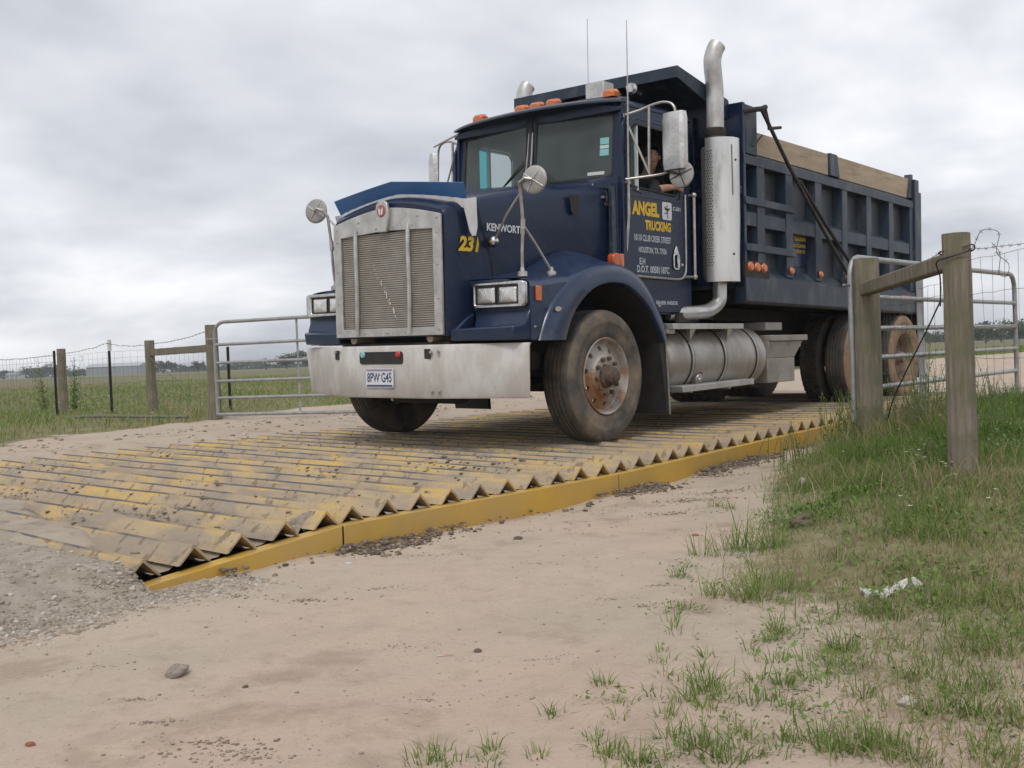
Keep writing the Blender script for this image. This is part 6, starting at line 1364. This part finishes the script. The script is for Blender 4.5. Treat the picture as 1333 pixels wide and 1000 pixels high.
MB().tube(spline([(-.88, -4.33, 1.20), (-.80, -4.36, 1.215), (-.70, -4.33, 1.19), (-.70, -4.22, 1.17), (-.80, -4.17, 1.18), (-.88, -4.22, 1.19)], 4), .0045, 6).build('wire_wrap', barb_m, nf)
MB().tube(spline([(-.78, -4.16, .90), (-.50, -3.98, .74), (-.1, -3.72, .52), (.35, -3.45, .30), (.6, -3.3, .12)], 5), .005, 6).build('black_cable', cable_m, nf)
# tubular gates
def gate(label, p0, p1, zb, hts, uprights, grp='galvanised tube gates', r=.024, lens_up=.02):
    g = empty('tube_gate', (p0[0], p0[1], zb)); tag(g, label, 'gate', grp); a = V3((0, 0, 0)); b = V3((p1[0]-p0[0], p1[1]-p0[1], p1[2] if len(p1) > 2 else 0)); L_ = b.length; d = b/L_; H = hts[-1]; up = Vector((0, 0, 1)); c = .16
    pts = [a]+[a+up*(H-c)]+[a+up*(H-c)+up*c*math.sin(rad(t))+d*c*(1-math.cos(rad(t))) for t in (22, 45, 68, 90)]+[b-d*c+up*H]+[b-d*c+up*H+d*c*math.sin(rad(t))-up*c*(1-math.cos(rad(t))) for t in (22, 45, 68, 90)]+[b]
    MB().tube(pts+[a], r, 10).build('gate_frame', galv, g, 50)
    for h in hts[:-1]:
        if h > .01: MB().tube([a+up*h, b+up*h], r*.85, 8).build('gate_rail', galv, g, 50)
    sd_ = d.cross(up)*.012
    for t, wd in uprights:
        q = a+d*L_*t; MB().hexa([q-d*wd-sd_*2.4, q+d*wd-sd_*2.4, q+d*wd-sd_*2.1, q-d*wd-sd_*2.1]+[p+up*H for p in (q-d*wd-sd_*2.4, q+d*wd-sd_*2.4, q+d*wd-sd_*2.1, q-d*wd-sd_*2.1)]).build('gate_upright', galv, g, 30)
    MB().tube([a+up*(H-.22)-d*.13, a+up*(H-.22)+d*.05], .010, 6).build('gate_hinge', galv, g); return g
HT = [0, .22, .445, .69, .935, 1.235]
gate('galvanised tube gate standing left of the truck beside the far wooden post', (1.60, 6.20), (2.52, 3.20), .075, HT, [(.41, .016)])
gate('galvanised tube gate swung open behind the two wooden posts on the right', (1.0, -2.89), (5.35, -2.90), .09, [0, .235, .475, .71, .96, 1.265], [(.362, .085), (.678, .085)])
# fence and T-post far beyond the right-hand gate
rf = empty('wire_fence', (0, 0, 0)); tag(rf, 'distant thin wire fence beyond the yard on the far right', 'fence')
wr = MB()
for x, y in ((22, -7.4), (24, -3), (26, 1.5), (20, -12)): wr.build if False else MB().box((x-.02, y-.02, -.1), (x+.02, y+.02, 1.25)).build('t_post', black, rf)
for h in (.5, .8, 1.15): wr.tube([(20, -12, h), (22, -7.4, h), (24, -3, h), (26, 1.5, h)], .006, 4)
wr.build('fence_wires', wire_m, rf, 0)

# ------------------------------------------------------------------ far trees, sheds, horizon wood
def clump_tree(name, px, depth, h, wdt, label, seed, n=900, grp='trees on the horizon', base=None, leaf=None, bare=False):
    d = F_+(px-666.5)/1439.9*R2; hd = Vector((d.x, d.y, 0)); hd /= hd.dot(Vector((F_.x, F_.y, 0)).normalized()); loc = CAM+hd*depth; loc.z = -.1
    rr = np.random.default_rng(seed); root = empty(name, loc); tag(root, label, 'tree', grp)
    t = MB()
    t.tube([(0, 0, 0), (.05*h, 0, h*.3), (0, .03*h, h*.6)], .03*h, 7, rs=[.04*h, .03*h, .015*h])
    for k in range(7):
        a = rr.uniform(0, 6.28); t.tube([(0, 0, h*(.2+.05*k)), (math.cos(a)*wdt*.3, math.sin(a)*wdt*.3, h*(.5+.05*k))], .01*h, 5, rs=[.018*h, .006*h])
    t.build('trunk', bark_m, root)
    K = 16; cc = np.stack([rr.normal(0, .24, K)*wdt, rr.normal(0, .24, K)*wdt, h*(.38+.5*rr.random(K)**.8)], 1); cc[:, 2] *= 1-.35*np.minimum(1, np.hypot(cc[:, 0], cc[:, 1])/(wdt*.6)); rad_ = (.13+.12*rr.random(K))*max(h, wdt*.7)
    ci = rr.integers(0, K, n); u = rr.normal(size=(n, 3)); u /= np.linalg.norm(u, axis=1)[:, None]; c = cc[ci]+u*(rad_[ci]*rr.random(n)**.4)[:, None]*np.array([1, 1, .7]); c[:, 2] = np.maximum(c[:, 2], .04*h)
    s = (leaf or .045*h)*rr.uniform(.6, 1.3, n); a = rr.normal(size=(n, 3)); a /= np.linalg.norm(a, axis=1)[:, None]; b = np.cross(a, u); b /= np.linalg.norm(b, axis=1)[:, None]+1e-9
    V = np.stack([c-a*s[:, None], c-b*s[:, None]*.6, c+a*s[:, None], c+b*s[:, None]*.6], 1).reshape(-1, 3)
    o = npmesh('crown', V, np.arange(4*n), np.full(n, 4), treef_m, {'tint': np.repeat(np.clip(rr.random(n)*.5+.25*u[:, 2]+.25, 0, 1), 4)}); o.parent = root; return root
clump_tree('broadleaf_tree', 388, 260, 4.6, 9.5, 'low wide dark tree above the gate left of the bumper, its right half', 1, 2200)
clump_tree('broadleaf_tree', 374, 262, 3.6, 6, 'lower dark tree adjoining the left flank of the wide tree above the gate', 2, 1400)
clump_tree('broadleaf_tree', 347, 240, 3.2, 4.5, 'sparse small tree above the gate, left of the dark trees', 3, 260)
clump_tree('broadleaf_tree', 214, 300, 4.4, 6.5, 'rounded tree seen right of the second wooden post under the brace rail', 4, 1200)
clump_tree('broadleaf_tree', 258, 280, 3.6, 5, 'small tree seen just left of the tall wooden post at the gate', 5, 800)
clump_tree('broadleaf_tree', 40, 420, 5.0, 14, 'low hazy tree near the left edge beside the white farm building', 6, 900)
clump_tree('broadleaf_tree', 68, 400, 6.0, 12, 'hazy tree just left of the leftmost wooden post', 7, 900)
clump_tree('broadleaf_tree', 300, 300, 3.2, 6, 'low tree behind the left end of the far gate', 8, 700)
clump_tree('broadleaf_tree', 1210, 200, 3.0, 5, 'small sparse tree right of the truck tail on the horizon', 9, 500)
for i, (px, dp, h, wd) in enumerate(((1190, 240, 3.0, 7), (1285, 150, 3.5, 8), (1305, 165, 3.7, 8), (1325, 170, 3.2, 7), (1268, 180, 3.0, 6), (1350, 170, 3.6, 8), (1232, 230, 3.2, 8))):
    clump_tree('broadleaf_tree', px, dp, h, wd, ['low tree just behind the truck tail on the right horizon', 'bushy tree right of the near post between the gate uprights', 'tallest bushy tree beyond the end of the right-hand gate', 'bushy tree at the right edge of the photo', 'low bushy tree directly right of the near wooden post', 'bushy tree past the right edge fence', 'low tree hidden behind the near wooden post'][i], 20+i, 1300)
# continuous distant hedge line
def hedge(name, px0, px1, dp, h, label, seed):
    rr = np.random.default_rng(seed); n = 9000; px = rr.uniform(px0, px1, n); d = np.array([F_.x, F_.y])[None]+((px-666.5)/1439.9)[:, None]*np.array([R2.x, R2.y])[None]; f = np.array([F_.x, F_.y]); f /= np.linalg.norm(f); d /= (d@f)[:, None]
    hh = h*(.35+.65*np.clip(.5+.9*fbm(px/37, px*0, 1, 4, seed), 0, 1)); c = np.concatenate([np.array([CAM.x, CAM.y])[None]+d*(dp+rr.uniform(-6, 6, n))[:, None], (hh*rr.random(n)**.8)[:, None]-.1], 1)
    s = rr.uniform(.25, .7, n)*h/3; a = rr.normal(size=(n, 3)); a /= np.linalg.norm(a, axis=1)[:, None]; b = np.cross(a, rr.normal(size=(n, 3))); b /= np.linalg.norm(b, axis=1)[:, None]
    V = np.stack([c-a*s[:, None], c-b*s[:, None]*.7, c+a*s[:, None], c+b*s[:, None]*.7], 1).reshape(-1, 3); o = npmesh(name, V, np.arange(4*n), np.full(n, 4), treef_m, {'tint': np.repeat(rr.random(n)*.7, 4)}); tag(o, label, 'wood', kind='stuff')
hedge('far_wood', -150, 700, 480, 4.2, 'far hazy wood along the left horizon', 5)
hedge('far_wood', 1120, 1500, 330, 3.4, 'far wood along the right horizon', 6)
def place(px, depth):
    d = F_+(px-666.5)/1439.9*R2; f = Vector((F_.x, F_.y, 0)).normalized(); h = Vector((d.x, d.y, 0)); h /= h.dot(f); return CAM+h*depth
rt = Vector((R_.x, R_.y, 0)).normalized(); fw = Vector((F_.x, F_.y, 0)).normalized()
def shed(name, px0, px1, depth, h, label, mat, roofm, nb, D=9, kind='flat'):
    a, b = place(px0, depth), place(px1, depth); W = (b-a).length; root = empty(name, ((a.x+b.x)/2, (a.y+b.y)/2, -.1)); root.rotation_euler.z = math.atan2(rt.y, rt.x); tag(root, label, 'building')
    MB().box((-W/2, 0, 0), (W/2, D, h*.72)).build('wall', mat, root)
    MB().prism([(-W/2-.3, -.3, h*.72), (-W/2-.3, D/2, h), (-W/2-.3, D+.3, h*.72)], (W+.6, 0, 0)).build('roof', roofm, root)
    for k in range(nb):
        x = -W/2+W*(k+.5)/nb; MB().box((x-W/nb*.38, -.06, h*.08), (x+W/nb*.38, -.02, h*.62)).build('bay', M('shed_bay', (.22, .24, .25), rough=.6), root)
shed('farm_shed', 113, 182, 420, 4.6, 'long low grey farm shed on the horizon left of the second wooden post', M('shed_wall', (.32, .34, .35), rough=.8), M('shed_roof', (.42, .44, .45), rough=.6), 12, 10)
shed('farm_house', 8, 24, 430, 2.6, 'tiny white farm building on the horizon at the far left', M('white_wall', (.62, .62, .62), rough=.8), M('grey_roof', (.30, .31, .33), rough=.7), 3, 6)
# haze over the plain
hz = MB().box((-5200, -5200, -1.6), (5200, 5200, 9)); hzo = hz.build('haze', None, None, 0)
hm_ = bpy.data.materials.new('haze_air'); hm_.use_nodes = True; hm_.node_tree.nodes.clear(); pv = hm_.node_tree.nodes.new('ShaderNodeVolumePrincipled'); pv.inputs['Color'].default_value = (.80, .83, .88, 1); pv.inputs['Density'].default_value = .0007; pv.inputs['Anisotropy'].default_value = .2
ov = hm_.node_tree.nodes.new('ShaderNodeOutputMaterial'); hm_.node_tree.links.new(pv.outputs[0], ov.inputs['Volume']); hzo.data.materials.clear(); hzo.data.materials.append(hm_); tag(hzo, kind='stuff', label='thin pale haze over the plain', cat='haze')
